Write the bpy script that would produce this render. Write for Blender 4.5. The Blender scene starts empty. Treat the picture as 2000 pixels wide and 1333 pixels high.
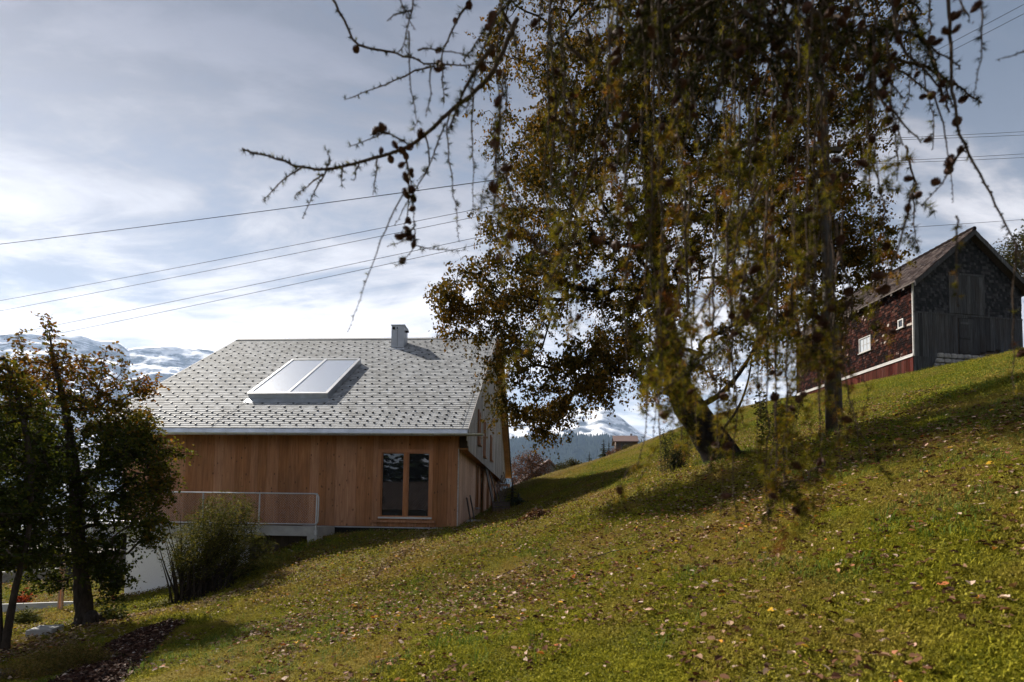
import bpy, bmesh, math, random
import numpy as np
from mathutils import Matrix, Vector, Euler

random.seed(7)
RNG = np.random.default_rng(11)
SC = bpy.context.scene
COL = SC.collection

# ------------------------------------------------------------------ camera
FPX, EYE = 1056.0, 1.6            # focal length in pixels of the 2000 px wide frame; eye height
PITCH, ROLL, SHIFT = 0.047, 0.015, 0.151
_F = Vector((0, math.cos(PITCH), math.sin(PITCH)))
_U0 = Vector((0, -math.sin(PITCH), math.cos(PITCH)))
_R0 = Vector((1, 0, 0))
_R = _R0 * math.cos(ROLL) + _U0 * math.sin(ROLL)
_U = _U0 * math.cos(ROLL) - _R0 * math.sin(ROLL)
cam_data = bpy.data.cameras.new('camera')
cam = bpy.data.objects.new('camera', cam_data)
COL.objects.link(cam)
M3 = Matrix((_R, _U, -_F)).transposed()
cam.matrix_world = Matrix.Translation((0, 0, EYE)) @ M3.to_4x4()
cam_data.sensor_width = 36.0
cam_data.lens = FPX * 36.0 / 2000.0
cam_data.shift_y = SHIFT
cam_data.clip_start = 0.05
cam_data.clip_end = 20000
cam_data.dof.use_dof = True
cam_data.dof.focus_distance = 17.0
cam_data.dof.aperture_fstop = 2.3
SC.camera = cam


def at(px, py, Y):
    """world point seen at photo pixel (px, py) at forward distance Y"""
    a = (px - 1000.0) / FPX
    b = (666.5 + SHIFT * 2000.0 - py) / FPX
    d = _F + _R * a + _U * b
    d = d * (Y / d.y)
    return Vector((d.x, d.y, d.z + EYE))


# ------------------------------------------------------------------ sky, sun, exposure
SUN_DIR = Vector((-0.92, 0.78, 1.0)).normalized()      # towards the sun
SUN_EL = math.asin(SUN_DIR.z)
SUN_AZ = math.atan2(SUN_DIR.x, SUN_DIR.y)
world = bpy.data.worlds.new('World')
SC.world = world
world.use_nodes = True
wn = world.node_tree
wn.nodes.clear()


def W(t, **kw):
    n = wn.nodes.new(t)
    for k, v in kw.items():
        setattr(n, k, v)
    return n


wl = wn.links.new
sky = W('ShaderNodeTexSky', sky_type='NISHITA', sun_disc=False)
sky.sun_elevation = SUN_EL
sky.sun_rotation = SUN_AZ % (2 * math.pi)
sky.altitude = 900
sky.air_density = 1.0
sky.dust_density = 0.4
sky.ozone_density = 0.6
tc = W('ShaderNodeTexCoord')
sep = W('ShaderNodeSeparateXYZ')
wl(tc.outputs['Generated'], sep.inputs[0])


def wmath(op, a, b=None, clamp=False):
    n = W('ShaderNodeMath', operation=op)
    n.use_clamp = clamp
    for i, v in enumerate((a, b)):
        if v is None:
            continue
        if isinstance(v, (int, float)):
            n.inputs[i].default_value = v
        else:
            wl(v, n.inputs[i])
    return n.outputs[0]


zc = wmath('MAXIMUM', sep.outputs['Z'], 0.0)
den = wmath('ADD', zc, 0.22)
cx = wmath('DIVIDE', sep.outputs['X'], den)
cy = wmath('DIVIDE', sep.outputs['Y'], den)
comb = W('ShaderNodeCombineXYZ')
wl(cx, comb.inputs[0]); wl(cy, comb.inputs[1])
mp = W('ShaderNodeMapping')
mp.inputs['Rotation'].default_value = (0, 0, math.radians(24))
mp.inputs['Scale'].default_value = (0.75, 1.6, 1)
mp.inputs['Location'].default_value = (11.2, 6.3, 0)
wl(comb.outputs[0], mp.inputs[0])
n1 = W('ShaderNodeTexNoise'); n1.inputs['Scale'].default_value = 1.5; n1.inputs['Detail'].default_value = 9
n1.inputs['Roughness'].default_value = 0.60; n1.inputs['Distortion'].default_value = 0.9
wl(mp.outputs[0], n1.inputs['Vector'])
n2 = W('ShaderNodeTexNoise'); n2.inputs['Scale'].default_value = 4.6; n2.inputs['Detail'].default_value = 8
n2.inputs['Roughness'].default_value = 0.6; n2.inputs['Distortion'].default_value = 0.3
wl(mp.outputs[0], n2.inputs['Vector'])
mixn = wmath('ADD', wmath('MULTIPLY', n1.outputs['Fac'], 0.68), wmath('MULTIPLY', n2.outputs['Fac'], 0.32))
# cloud cover thins out gently with height, thick veil near the horizon
cover = W('ShaderNodeMapRange'); cover.interpolation_type = 'SMOOTHSTEP'
wl(mixn, cover.inputs['Value'])
cover.inputs['From Min'].default_value = 0.42
cover.inputs['From Max'].default_value = 0.53
cover.inputs['To Min'].default_value = 0.40
cover.inputs['To Max'].default_value = 0.97
veil = W('ShaderNodeMapRange'); veil.interpolation_type = 'SMOOTHSTEP'
wl(zc, veil.inputs['Value'])
veil.inputs['From Min'].default_value = 0.02
veil.inputs['From Max'].default_value = 0.75
veil.inputs['To Min'].default_value = 1.0
veil.inputs['To Max'].default_value = 0.92
mask = wmath('MULTIPLY', cover.outputs[0], veil.outputs[0], True)
shade = W('ShaderNodeMixRGB')
shade.inputs[1].default_value = (1.45, 1.38, 1.58, 1)
shade.inputs[2].default_value = (8.3, 7.9, 7.9, 1)
cb = W('ShaderNodeMapRange'); cb.interpolation_type = 'SMOOTHSTEP'
wl(zc, cb.inputs['Value'])
cb.inputs['From Min'].default_value = 0.24
cb.inputs['From Max'].default_value = 0.68
cb.inputs['To Min'].default_value = 1.0
cb.inputs['To Max'].default_value = 0.0
wl(cb.outputs[0], shade.inputs[0])
bil = W('ShaderNodeMapRange'); wl(mixn, bil.inputs['Value'])
bil.inputs['From Min'].default_value = 0.42; bil.inputs['From Max'].default_value = 0.60
bil.inputs['To Min'].default_value = 0.52; bil.inputs['To Max'].default_value = 1.38
billow = W('ShaderNodeVectorMath', operation='SCALE'); wl(shade.outputs[0], billow.inputs[0]); wl(bil.outputs[0], billow.inputs['Scale'])
mixc = W('ShaderNodeMixRGB')
thin = W('ShaderNodeMixRGB', blend_type='MULTIPLY'); thin.inputs[0].default_value = 1.0; thin.inputs[2].default_value = (1.0, 0.82, 0.68, 1)
wl(sky.outputs[0], thin.inputs[1])
wl(mask, mixc.inputs[0]); wl(thin.outputs[0], mixc.inputs[1]); wl(billow.outputs[0], mixc.inputs[2])
bg = W('ShaderNodeBackground'); bg.inputs['Strength'].default_value = 0.051
wl(mixc.outputs[0], bg.inputs['Color'])
wo = W('ShaderNodeOutputWorld'); wl(bg.outputs[0], wo.inputs['Surface'])

sun_data = bpy.data.lights.new('sun', 'SUN')
sun_data.energy = 5.0
sun_data.angle = math.radians(0.55)
sun_data.color = (1.0, 0.93, 0.82)
sun = bpy.data.objects.new('sun', sun_data)
COL.objects.link(sun)
sun.rotation_euler = (-SUN_DIR).to_track_quat('-Z', 'Y').to_euler()

vs = SC.view_settings
vs.view_transform = 'Standard'
vs.look = 'None'
vs.exposure = 1.42
vs.gamma = 1.0
vs.use_curve_mapping = False
SC.cycles.max_bounces = 6
SC.cycles.adaptive_threshold = 0.02
SC.cycles.transparent_max_bounces = 12
SC.cycles.use_denoising = True

# ------------------------------------------------------------------ helpers


def smooth(x, a, b):
    t = np.clip((x - a) / (b - a), 0, 1)
    return t * t * (3 - 2 * t)


def _hash(ix, iy, seed):
    h = (ix.astype(np.int64) * 374761393 + iy.astype(np.int64) * 668265263 + seed * 1442695041) & 0xFFFFFFFF
    h = ((h ^ (h >> 13)) * 1274126177) & 0xFFFFFFFF
    return ((h ^ (h >> 16)) & 0xFFFF) / 65535.0


def vnoise(x, y, seed=0):
    ix, iy = np.floor(x), np.floor(y)
    fx, fy = x - ix, y - iy
    fx = fx * fx * (3 - 2 * fx); fy = fy * fy * (3 - 2 * fy)
    a = _hash(ix, iy, seed); b = _hash(ix + 1, iy, seed)
    c = _hash(ix, iy + 1, seed); d = _hash(ix + 1, iy + 1, seed)
    return (a * (1 - fx) + b * fx) * (1 - fy) + (c * (1 - fx) + d * fx) * fy


def fbm(x, y, oct=5, seed=0, gain=0.5, ridged=False):
    x = np.asarray(x, float); y = np.asarray(y, float)
    s = np.zeros_like(x); amp, tot = 1.0, 0.0
    for o in range(oct):
        v = vnoise(x * 2 ** o + 17.3 * o, y * 2 ** o - 9.1 * o, seed + o)
        if ridged:
            v = 1 - np.abs(2 * v - 1)
        s += v * amp; tot += amp; amp *= gain
    return s / tot


def tag(o, label=None, cat=None, group=None, kind=None):
    if label: o['label'] = label
    if cat: o['category'] = cat
    if group: o['group'] = group
    if kind: o['kind'] = kind
    return o


def empty(name, loc=(0, 0, 0), rz=0.0, label=None, cat=None, group=None):
    o = bpy.data.objects.new(name, None)
    o.empty_display_size = 0.2
    COL.objects.link(o)
    o.location = loc
    o.rotation_euler = (0, 0, rz)
    return tag(o, label, cat, group)


def link(name, me, parent=None, loc=None, rot=None):
    o = bpy.data.objects.new(name, me)
    COL.objects.link(o)
    if parent is not None:
        o.parent = parent
    if loc is not None:
        o.location = loc
    if rot is not None:
        o.rotation_euler = rot
    return o


def np_mesh(name, V, Fc, mat=None, smooth_shade=False, col=None, colname='tint'):
    """mesh from numpy verts (n,3) and faces (m,k); col = one value per face (or per vertex)"""
    V = np.asarray(V, np.float32); Fc = np.asarray(Fc, np.int32)
    me = bpy.data.meshes.new(name)
    k = Fc.shape[1]
    me.vertices.add(len(V)); me.loops.add(Fc.size); me.polygons.add(len(Fc))
    me.vertices.foreach_set('co', V.ravel())
    me.loops.foreach_set('vertex_index', Fc.ravel())
    me.polygons.foreach_set('loop_start', np.arange(0, Fc.size, k, dtype=np.int32))
    me.polygons.foreach_set('loop_total', np.full(len(Fc), k, np.int32))
    me.polygons.foreach_set('use_smooth', np.full(len(Fc), bool(smooth_shade)))
    me.update(calc_edges=True)
    if col is not None:
        col = np.asarray(col, np.float32)
        dom = 'FACE' if len(col) == len(Fc) else 'POINT'
        at_ = me.attributes.new(colname, 'FLOAT', dom)
        at_.data.foreach_set('value', col)
    if mat is not None:
        me.materials.append(mat)
    return me


class MB:
    """collects simple solids; build() links them as one mesh object"""

    def __init__(self):
        self.v, self.f = [], []

    def add(self, vs_, fs_):
        n = len(self.v)
        self.v.extend([tuple(p) for p in vs_])
        self.f.extend([tuple(i + n for i in f) for f in fs_])
        return self

    def box(self, x0, x1, y0, y1, z0, z1):
        return self.add([(x0, y0, z0), (x1, y0, z0), (x1, y1, z0), (x0, y1, z0),
                         (x0, y0, z1), (x1, y0, z1), (x1, y1, z1), (x0, y1, z1)],
                        [(0, 3, 2, 1), (4, 5, 6, 7), (0, 1, 5, 4), (1, 2, 6, 5), (2, 3, 7, 6), (3, 0, 4, 7)])

    def hexa(self, p):
        """8 corner points: bottom ring then top ring"""
        return self.add(p, [(0, 3, 2, 1), (4, 5, 6, 7), (0, 1, 5, 4), (1, 2, 6, 5), (2, 3, 7, 6), (3, 0, 4, 7)])

    def prism(self, poly, lo, hi, axis=1):
        """closed 2D polygon extruded along axis from lo to hi"""
        n = len(poly)

        def P(u, w, t):
            return (u, t, w) if axis == 1 else ((t, u, w) if axis == 0 else (u, w, t))
        vs_ = [P(u, w, lo) for u, w in poly] + [P(u, w, hi) for u, w in poly]
        fs_ = [tuple(range(n))[::-1], tuple(range(n, 2 * n))]
        fs_ += [(i, (i + 1) % n, (i + 1) % n + n, i + n) for i in range(n)]
        return self.add(vs_, fs_)

    def tube(self, pts, r, n=8, cap=True):
        pts = [Vector(p) for p in pts]
        rs = r if isinstance(r, (list, tuple)) else [r] * len(pts)
        ref = None
        base = len(self.v)
        for i, p in enumerate(pts):
            d = (pts[min(i + 1, len(pts) - 1)] - pts[max(i - 1, 0)])
            d = d.normalized() if d.length > 1e-9 else Vector((0, 0, 1))
            if ref is None:
                ref = Vector((1, 0, 0)) if abs(d.x) < 0.8 else Vector((0, 1, 0))
            u = (ref - d * ref.dot(d)).normalized()
            w = d.cross(u); ref = u
            for k in range(n):
                a = 2 * math.pi * k / n
                self.v.append(tuple(p + (u * math.cos(a) + w * math.sin(a)) * rs[i]))
        for i in range(len(pts) - 1):
            for k in range(n):
                a, b = base + i * n + k, base + i * n + (k + 1) % n
                self.f.append((a, b, b + n, a + n))
        if cap:
            self.f.append(tuple(base + k for k in range(n))[::-1])
            e = base + (len(pts) - 1) * n
            self.f.append(tuple(e + k for k in range(n)))
        return self

    def mesh(self, name, mat=None, smooth_shade=False, bevel=0.0):
        me = bpy.data.meshes.new(name)
        me.from_pydata(self.v, [], self.f)
        if bevel:
            bm = bmesh.new(); bm.from_mesh(me)
            bmesh.ops.bevel(bm, geom=bm.edges[:], offset=bevel, segments=1, affect='EDGES', profile=0.7)
            bm.to_mesh(me); bm.free()
        if mat is not None:
            me.materials.append(mat)
        if smooth_shade:
            me.polygons.foreach_set('use_smooth', [True] * len(me.polygons))
        me.update()
        return me

    def build(self, name, mat=None, parent=None, smooth_shade=False, bevel=0.0, loc=None, rot=None):
        return link(name, self.mesh(name, mat, smooth_shade, bevel), parent, loc, rot)


_boxes = {}


def board(name, mat, parent, x0, x1, y0, y1, z0, z1, bevel=0.0):
    """one box-shaped piece; alike pieces share their mesh"""
    s = (round(abs(x1 - x0), 3), round(abs(y1 - y0), 3), round(abs(z1 - z0), 3), mat.name, bevel)
    if s not in _boxes:
        hx, hy, hz = s[0] / 2, s[1] / 2, s[2] / 2
        _boxes[s] = MB().box(-hx, hx, -hy, hy, -hz, hz).mesh(name, mat, bevel=bevel)
    return link(name, _boxes[s], parent, ((x0 + x1) / 2, (y0 + y1) / 2, (z0 + z1) / 2))


# ------------------------------------------------------------------ materials


class Mat:
    def __init__(self, name):
        self.m = bpy.data.materials.new(name)
        self.m.use_nodes = True
        self.nt = self.m.node_tree
        self.b = self.nt.nodes['Principled BSDF']
        self.out = self.nt.nodes['Material Output']

    def n(self, t, **kw):
        nd = self.nt.nodes.new(t)
        for k, v in kw.items():
            setattr(nd, k, v)
        return nd

    def l(self, a, b):
        self.nt.links.new(a, b)

    def put(self, sock, v):
        if isinstance(v, bpy.types.NodeSocket):
            self.l(v, sock)
        else:
            sock.default_value = v

    def coord(self, kind='Object', scale=(1, 1, 1), rot=(0, 0, 0), jitter=True):
        if kind == 'World':
            v = self.n('ShaderNodeNewGeometry').outputs['Position']
        else:
            v = self.n('ShaderNodeTexCoord').outputs[kind]
        if jitter:
            oi = self.n('ShaderNodeObjectInfo')
            mul = self.n('ShaderNodeVectorMath', operation='SCALE')
            cmb = self.n('ShaderNodeCombineXYZ')
            self.l(oi.outputs['Random'], cmb.inputs[0]); self.l(oi.outputs['Random'], cmb.inputs[1]); self.l(oi.outputs['Random'], cmb.inputs[2])
            self.l(cmb.outputs[0], mul.inputs[0]); mul.inputs['Scale'].default_value = 37.0
            add = self.n('ShaderNodeVectorMath', operation='ADD')
            self.l(v, add.inputs[0]); self.l(mul.outputs[0], add.inputs[1])
            v = add.outputs[0]
        mp_ = self.n('ShaderNodeMapping')
        mp_.inputs['Scale'].default_value = scale
        mp_.inputs['Rotation'].default_value = rot
        self.l(v, mp_.inputs[0])
        return mp_.outputs[0]

    def noise(self, vec, scale=5, detail=4, rough=0.55, dist=0.0):
        nd = self.n('ShaderNodeTexNoise')
        self.l(vec, nd.inputs['Vector'])
        nd.inputs['Scale'].default_value = scale; nd.inputs['Detail'].default_value = detail
        nd.inputs['Roughness'].default_value = rough; nd.inputs['Distortion'].default_value = dist
        return nd.outputs['Fac']

    def ramp(self, fac, stops, interp='LINEAR'):
        nd = self.n('ShaderNodeValToRGB')
        self.put(nd.inputs[0], fac)
        cr = nd.color_ramp; cr.interpolation = interp
        while len(cr.elements) < len(stops):
            cr.elements.new(0.5)
        for e, (p, c) in zip(cr.elements, stops):
            e.position = p; e.color = (*c, 1) if len(c) == 3 else c
        return nd.outputs[0]

    def mix(self, fac, a, b, mode='MIX'):
        nd = self.n('ShaderNodeMixRGB', blend_type=mode)
        self.put(nd.inputs[0], fac)
        for i, v in ((1, a), (2, b)):
            self.put(nd.inputs[i], v if isinstance(v, bpy.types.NodeSocket) else (*v, 1))
        return nd.outputs[0]

    def math(self, op, a, b=0.0, clamp=False):
        nd = self.n('ShaderNodeMath', operation=op); nd.use_clamp = clamp
        self.put(nd.inputs[0], a); self.put(nd.inputs[1], b)
        return nd.outputs[0]

    def maprange(self, v, a, b, c=0.0, d=1.0):
        nd = self.n('ShaderNodeMapRange')
        self.put(nd.inputs['Value'], v)
        nd.inputs['From Min'].default_value = a; nd.inputs['From Max'].default_value = b
        nd.inputs['To Min'].default_value = c; nd.inputs['To Max'].default_value = d
        return nd.outputs[0]

    def rand(self):
        return self.n('ShaderNodeObjectInfo').outputs['Random']

    def attr(self, name):
        nd = self.n('ShaderNodeAttribute'); nd.attribute_name = name
        return nd.outputs['Fac']

    def bump(self, h, strength=0.3, dist=0.02):
        nd = self.n('ShaderNodeBump')
        nd.inputs['Strength'].default_value = strength; nd.inputs['Distance'].default_value = dist
        self.l(h, nd.inputs['Height'])
        self.l(nd.outputs[0], self.b.inputs['Normal'])

    def set(self, color=None, rough=0.7, metal=0.0, spec=0.4):
        if color is not None:
            self.put(self.b.inputs['Base Color'], color if isinstance(color, bpy.types.NodeSocket) else (*color, 1))
        self.put(self.b.inputs['Roughness'], rough)
        self.b.inputs['Metallic'].default_value = metal
        self.b.inputs['Specular IOR Level'].default_value = spec
        return self.m


def wood_mat(name, stops, grain_axis='z', knots=True, rough=0.75, var=0.35, spec=0.25, scale=1.0):
    m = Mat(name)
    s = {'z': (9, 9, 0.55), 'x': (0.55, 9, 9), 'y': (9, 0.55, 9)}[grain_axis]
    s = tuple(q * scale for q in s)
    v = m.coord('Object', s)
    g = m.noise(v, 2.0, 5, 0.6, 0.7)
    col = m.ramp(g, stops)
    tone = m.maprange(m.rand(), 0, 1, 1 - var, 1 + var * 0.55)
    hs = m.n('ShaderNodeHueSaturation'); m.put(hs.inputs['Value'], tone); m.l(col, hs.inputs['Color'])
    m.put(hs.inputs['Saturation'], m.maprange(m.rand(), 0, 1, 1.06, 0.9))
    col = hs.outputs[0]
    blot = m.noise(m.coord('World', (1.1, 1.1, 0.5), jitter=False), 1.3, 4)
    col = m.mix(m.maprange(blot, 0.35, 0.7, 0.0, 0.38), col, (0.04, 0.028, 0.02), 'MIX')
    if knots:
        ks = {'z': (6.0, 6.0, 3.4), 'x': (3.4, 6.0, 6.0), 'y': (6.0, 3.4, 6.0)}[grain_axis]
        kv = m.coord('Object', ks)
        vo = m.n('ShaderNodeTexVoronoi'); m.l(kv, vo.inputs['Vector']); vo.inputs['Scale'].default_value = 1.0
        k = m.maprange(vo.outputs['Distance'], 0.09, 0.16, 0.85, 0.0)
        col = m.mix(k, col, (0.05, 0.02, 0.01))
    m.bump(g, 0.25, 0.004)
    return m.set(col, rough, 0, spec)


def leaf_mat(name, stops, trans=0.45, rough=0.7, spec=0.06):
    m = Mat(name)
    col = m.ramp(m.attr('tint'), stops)
    m.set(col, rough, 0, spec)
    tr = m.n('ShaderNodeBsdfTranslucent')
    m.l(m.mix(1.0, col, (1.0, 0.92, 0.55), 'MULTIPLY'), tr.inputs['Color'])
    mx = m.n('ShaderNodeMixShader'); mx.inputs[0].default_value = trans
    m.l(m.b.outputs[0], mx.inputs[1]); m.l(tr.outputs[0], mx.inputs[2])
    m.l(mx.outputs[0], m.out.inputs['Surface'])
    return m.m


def plain(name, c, rough=0.6, metal=0.0, spec=0.4, var=0.25, scale=6.0, bump=0.15):
    m = Mat(name)
    n_ = m.noise(m.coord('Object', (1, 1, 1)), scale, 6, 0.6)
    col = m.ramp(n_, [(0.25, tuple(q * (1 - var) for q in c)), (0.75, tuple(min(1, q * (1 + var)) for q in c))])
    m.bump(n_, bump, 0.01)
    return m.set(col, rough, metal, spec)


facade_wood = wood_mat('facade_larch_wood', [(0.2, (0.175, 0.070, 0.030)), (0.5, (0.335, 0.146, 0.062)), (0.8, (0.46, 0.235, 0.112))], var=0.22)
side_wood = wood_mat('side_larch_wood', [(0.2, (0.42, 0.24, 0.16)), (0.5, (0.58, 0.36, 0.25)), (0.8, (0.70, 0.47, 0.34))], var=0.15)  # paler copy of the facade larch: light on the side wall put into colour
grey_wood = wood_mat('weathered_gable_boards', [(0.2, (0.20, 0.19, 0.19)), (0.5, (0.34, 0.32, 0.32)), (0.8, (0.46, 0.44, 0.43))], var=0.25, knots=False)
orange_wood = wood_mat('fresh_soffit_wood', [(0.2, (0.36, 0.15, 0.05)), (0.6, (0.55, 0.27, 0.10)), (0.9, (0.66, 0.38, 0.17))], 'y', var=0.15)
frame_wood = wood_mat('window_frame_wood', [(0.2, (0.26, 0.095, 0.035)), (0.6, (0.42, 0.18, 0.07)), (0.9, (0.50, 0.24, 0.11))], var=0.1, knots=False, rough=0.5)
barn_plank = wood_mat('grey_barn_plank', [(0.2, (0.014, 0.0145, 0.017)), (0.5, (0.048, 0.051, 0.059)), (0.85, (0.12, 0.124, 0.14))], var=0.5, knots=False, spec=0.08)
barn_red_plank = wood_mat('faded_red_barn_plank', [(0.2, (0.010, 0.004, 0.003)), (0.5, (0.055, 0.008, 0.005)), (0.74, (0.085, 0.016, 0.010)), (0.92, (0.22, 0.15, 0.13))], var=0.5, knots=False, spec=0.03)
pale_plank = wood_mat('silvered_trim_wood', [(0.2, (0.22, 0.20, 0.19)), (0.6, (0.5, 0.48, 0.47)), (0.9, (0.7, 0.68, 0.67))], 'y', var=0.2, knots=False)
dark_plank = wood_mat('dark_stored_wood', [(0.2, (0.03, 0.022, 0.018)), (0.6, (0.09, 0.065, 0.055)), (0.9, (0.20, 0.16, 0.14))], var=0.4, knots=False)
zinc = plain('zinc_sheet', (0.42, 0.45, 0.50), 0.42, 0.75, 0.5, 0.25, 2.5, 0.05)
galv = plain('galvanised_steel', (0.40, 0.42, 0.45), 0.45, 0.6, 0.5, 0.2, 14, 0.05)
alu = plain('anodised_aluminium', (0.5, 0.51, 0.53), 0.36, 0.8, 0.5, 0.1, 3, 0.02)
steel_grey = plain('grey_sheet_metal', (0.30, 0.32, 0.36), 0.5, 0.35, 0.5, 0.12, 3, 0.03)
black_metal = plain('black_metal', (0.018, 0.018, 0.02), 0.55, 0.2, 0.3, 0.3, 12, 0.05)
dark_void = plain('recess_shade', (0.012, 0.011, 0.010), 0.9, 0, 0.1, 0.2, 2, 0.0)
concrete = plain('fair_faced_concrete', (0.33, 0.33, 0.325), 0.85, 0, 0.25, 0.22, 3.0, 0.2)
white_render = plain('white_wall_render', (0.74, 0.74, 0.75), 0.9, 0, 0.2, 0.06, 40, 0.1)
stone = plain('rough_field_stone', (0.24, 0.23, 0.22), 0.9, 0, 0.2, 0.45, 5, 0.5)
rust = plain('rusted_steel', (0.22, 0.055, 0.028), 0.85, 0.1, 0.2, 0.4, 30, 0.2)
wire_mat = plain('dark_cable', (0.03, 0.03, 0.033), 0.6, 0.1, 0.3, 0.1, 2, 0.0)
ceramic = plain('brown_glazed_ceramic', (0.08, 0.03, 0.018), 0.25, 0, 0.5, 0.2, 8, 0.02)


def glass_mat(name, base=(0.012, 0.013, 0.015), ior=1.9, rough=0.015, metal=0.0):
    m = Mat(name)
    m.set(base, rough, metal, 0.5)
    m.b.inputs['IOR'].default_value = ior
    wv = m.noise(m.coord('Object', (1, 1, 1)), 0.9, 2)
    m.bump(wv, 0.03, 0.02)
    return m.m


window_glass = glass_mat('window_glass')
collector_glass = glass_mat('collector_glass', (0.93, 0.95, 0.97), 1.6, 0.22, 0.95)
pale_glass = glass_mat('old_barn_pane', (0.35, 0.37, 0.40), 1.6, 0.08)

# ------------------------------------------------------------------ terrain
_ctl = [(0, 0, 0.0), (0, -8, -0.9), (-9, -6, -1.1), (9, -6, 2.0), (30, -8, 8.0), (-30, 8, -1.7), (-30, 40, -3.5),
        (-9, 34, -1.6), (-18, 24, -1.2), (2, 60, 2.0), (14, 62, 6.5), (26, 62, 10.0), (-20, 62, -5), (45, 35, 15.5), (42, 8, 12.0)]
for q in [(1000, 1333, 4.0), (2000, 1333, 2.45), (1500, 1333, 3.1), (500, 1333, 5.2), (0, 1333, 6.4), (-300, 1300, 7.5),
          (1400, 907, 13.4), (1625, 852, 12.3), (893, 1036, 17.0), (760, 1048, 16.6), (620, 1052, 16.0), (520, 1100, 15.4), (395, 1178, 14.0),
          (170, 1228, 11.2), (10, 1288, 8.6), (232, 1174, 16.0), (110, 1182, 19), (0, 1176, 19.5), (-150, 1176, 19),
          (1785, 730, 26), (1995, 692, 27.2), (1600, 772, 33), (985, 984, 27), (940, 1008, 21.5),
          (1000, 955, 31), (1150, 908, 33.5), (1300, 851, 36), (1450, 797, 38),
          (1100, 1000, 13.4), (1700, 1000, 5.6), (2000, 850, 6.8), (1900, 740, 15.2), (1250, 1050, 8.6),
          (700, 1100, 12.8), (400, 1250, 8.2), (600, 1250, 7.2), (800, 1200, 8.0), (250, 1270, 8.6), (1300, 930, 16), (1120, 960, 20)]:
    p = at(*q)
    _ctl.append((p.x, p.y, p.z))
_ctl = np.array(_ctl, float)


def _phi(r):
    return np.where(r > 1e-9, r * r * np.log(np.maximum(r, 1e-9)), 0.0)


_cp = _ctl[:, :2] / 20.0
_K = _phi(np.linalg.norm(_cp[:, None] - _cp[None], axis=2)) + np.eye(len(_cp)) * 0.004
_P = np.c_[np.ones(len(_cp)), _cp]
_A = np.block([[_K, _P], [_P.T, np.zeros((3, 3))]])
_sol = np.linalg.solve(_A, np.r_[_ctl[:, 2], np.zeros(3)])


def hgt(x, y):
    x = np.asarray(x, float); y = np.asarray(y, float)
    sh = x.shape
    x = x.ravel(); y = y.ravel()
    out = np.empty_like(x)
    for i in range(0, len(x), 20000):
        q = np.c_[x[i:i + 20000], y[i:i + 20000]] / 20.0
        r = np.linalg.norm(q[:, None] - _cp[None], axis=2)
        out[i:i + 20000] = _phi(r) @ _sol[:-3] + _sol[-3] + q @ _sol[-2:]
    d = np.hypot(x - 8, y - 20)
    w = 1 - smooth(d, 48, 110)
    far = -38 + 70 * smooth(x, 30, 200) + 6 * fbm(x / 160, y / 160, 3, 5)
    near = out + (fbm(x / 1.3, y / 1.3, 3, 3) - 0.5) * 0.10 + (fbm(x / 5.0, y / 5.0, 2, 9) - 0.5) * 0.16
    return np.where(w > 0, near * w + far * (1 - w), far).reshape(sh)


def gz(x, y):
    return float(hgt(np.array([x]), np.array([y]))[0])


def ground_at(px, py, y0=1.5, y1=60.0):
    """first meeting of a photo ray with the ground"""
    Y = np.linspace(y0, y1, 800)
    d = at(px, py, 1.0) - Vector((0, 0, EYE))
    X = d.x * Y; Z = d.z * Y + EYE
    below = Z - hgt(X, Y) < 0
    i = int(np.argmax(below)) if below.any() else len(Y) - 1
    return Vector((X[i], Y[i], float(hgt(X[i:i + 1], Y[i:i + 1])[0])))


def ground_mesh():
    n = 420
    s = np.linspace(-1, 1, n)
    gx = 9.0 * np.sinh(7.05 * s) + 2
    gy = 9.0 * np.sinh(7.05 * s) + 9
    X, Y = np.meshgrid(gx, gy)
    Z = hgt(X, Y)
    V = np.c_[X.ravel(), Y.ravel(), Z.ravel()]
    i = np.arange(n * n).reshape(n, n)
    Fc = np.stack([i[:-1, :-1], i[:-1, 1:], i[1:, 1:], i[1:, :-1]], -1).reshape(-1, 4)
    return V, Fc


gm = Mat('meadow_soil_and_moss')
v1 = gm.coord('World', jitter=False)
big = gm.noise(v1, 0.35, 4, 0.55, 0.4)
mid = gm.noise(v1, 2.6, 5, 0.6)
fine = gm.noise(v1, 30, 6, 0.75)
c1 = gm.ramp(mid, [(0.25, (0.050, 0.052, 0.014)), (0.5, (0.10, 0.10, 0.022)), (0.78, (0.17, 0.135, 0.045))])
c2 = gm.ramp(fine, [(0.33, (0.018, 0.016, 0.007)), (0.5, (0.09, 0.092, 0.02)), (0.68, (0.22, 0.19, 0.07))])
cc = gm.mix(0.5, c1, c2)
cc = gm.mix(gm.maprange(big, 0.45, 0.7, 0.0, 0.45), cc, (0.12, 0.085, 0.035))
hh = gm.math('ADD', gm.math('MULTIPLY', fine, 0.6), mid)
gm.bump(hh, 0.7, 0.06)
gm.set(cc, 0.95, 0, 0.1)
_V, _Fc = ground_mesh()
ground = link('ground', np_mesh('ground', _V, _Fc, gm.m, True))
tag(ground, 'grassy hillside meadow sloping up to the right', kind='structure')

# ------------------------------------------------------------------ far mountains


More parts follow.
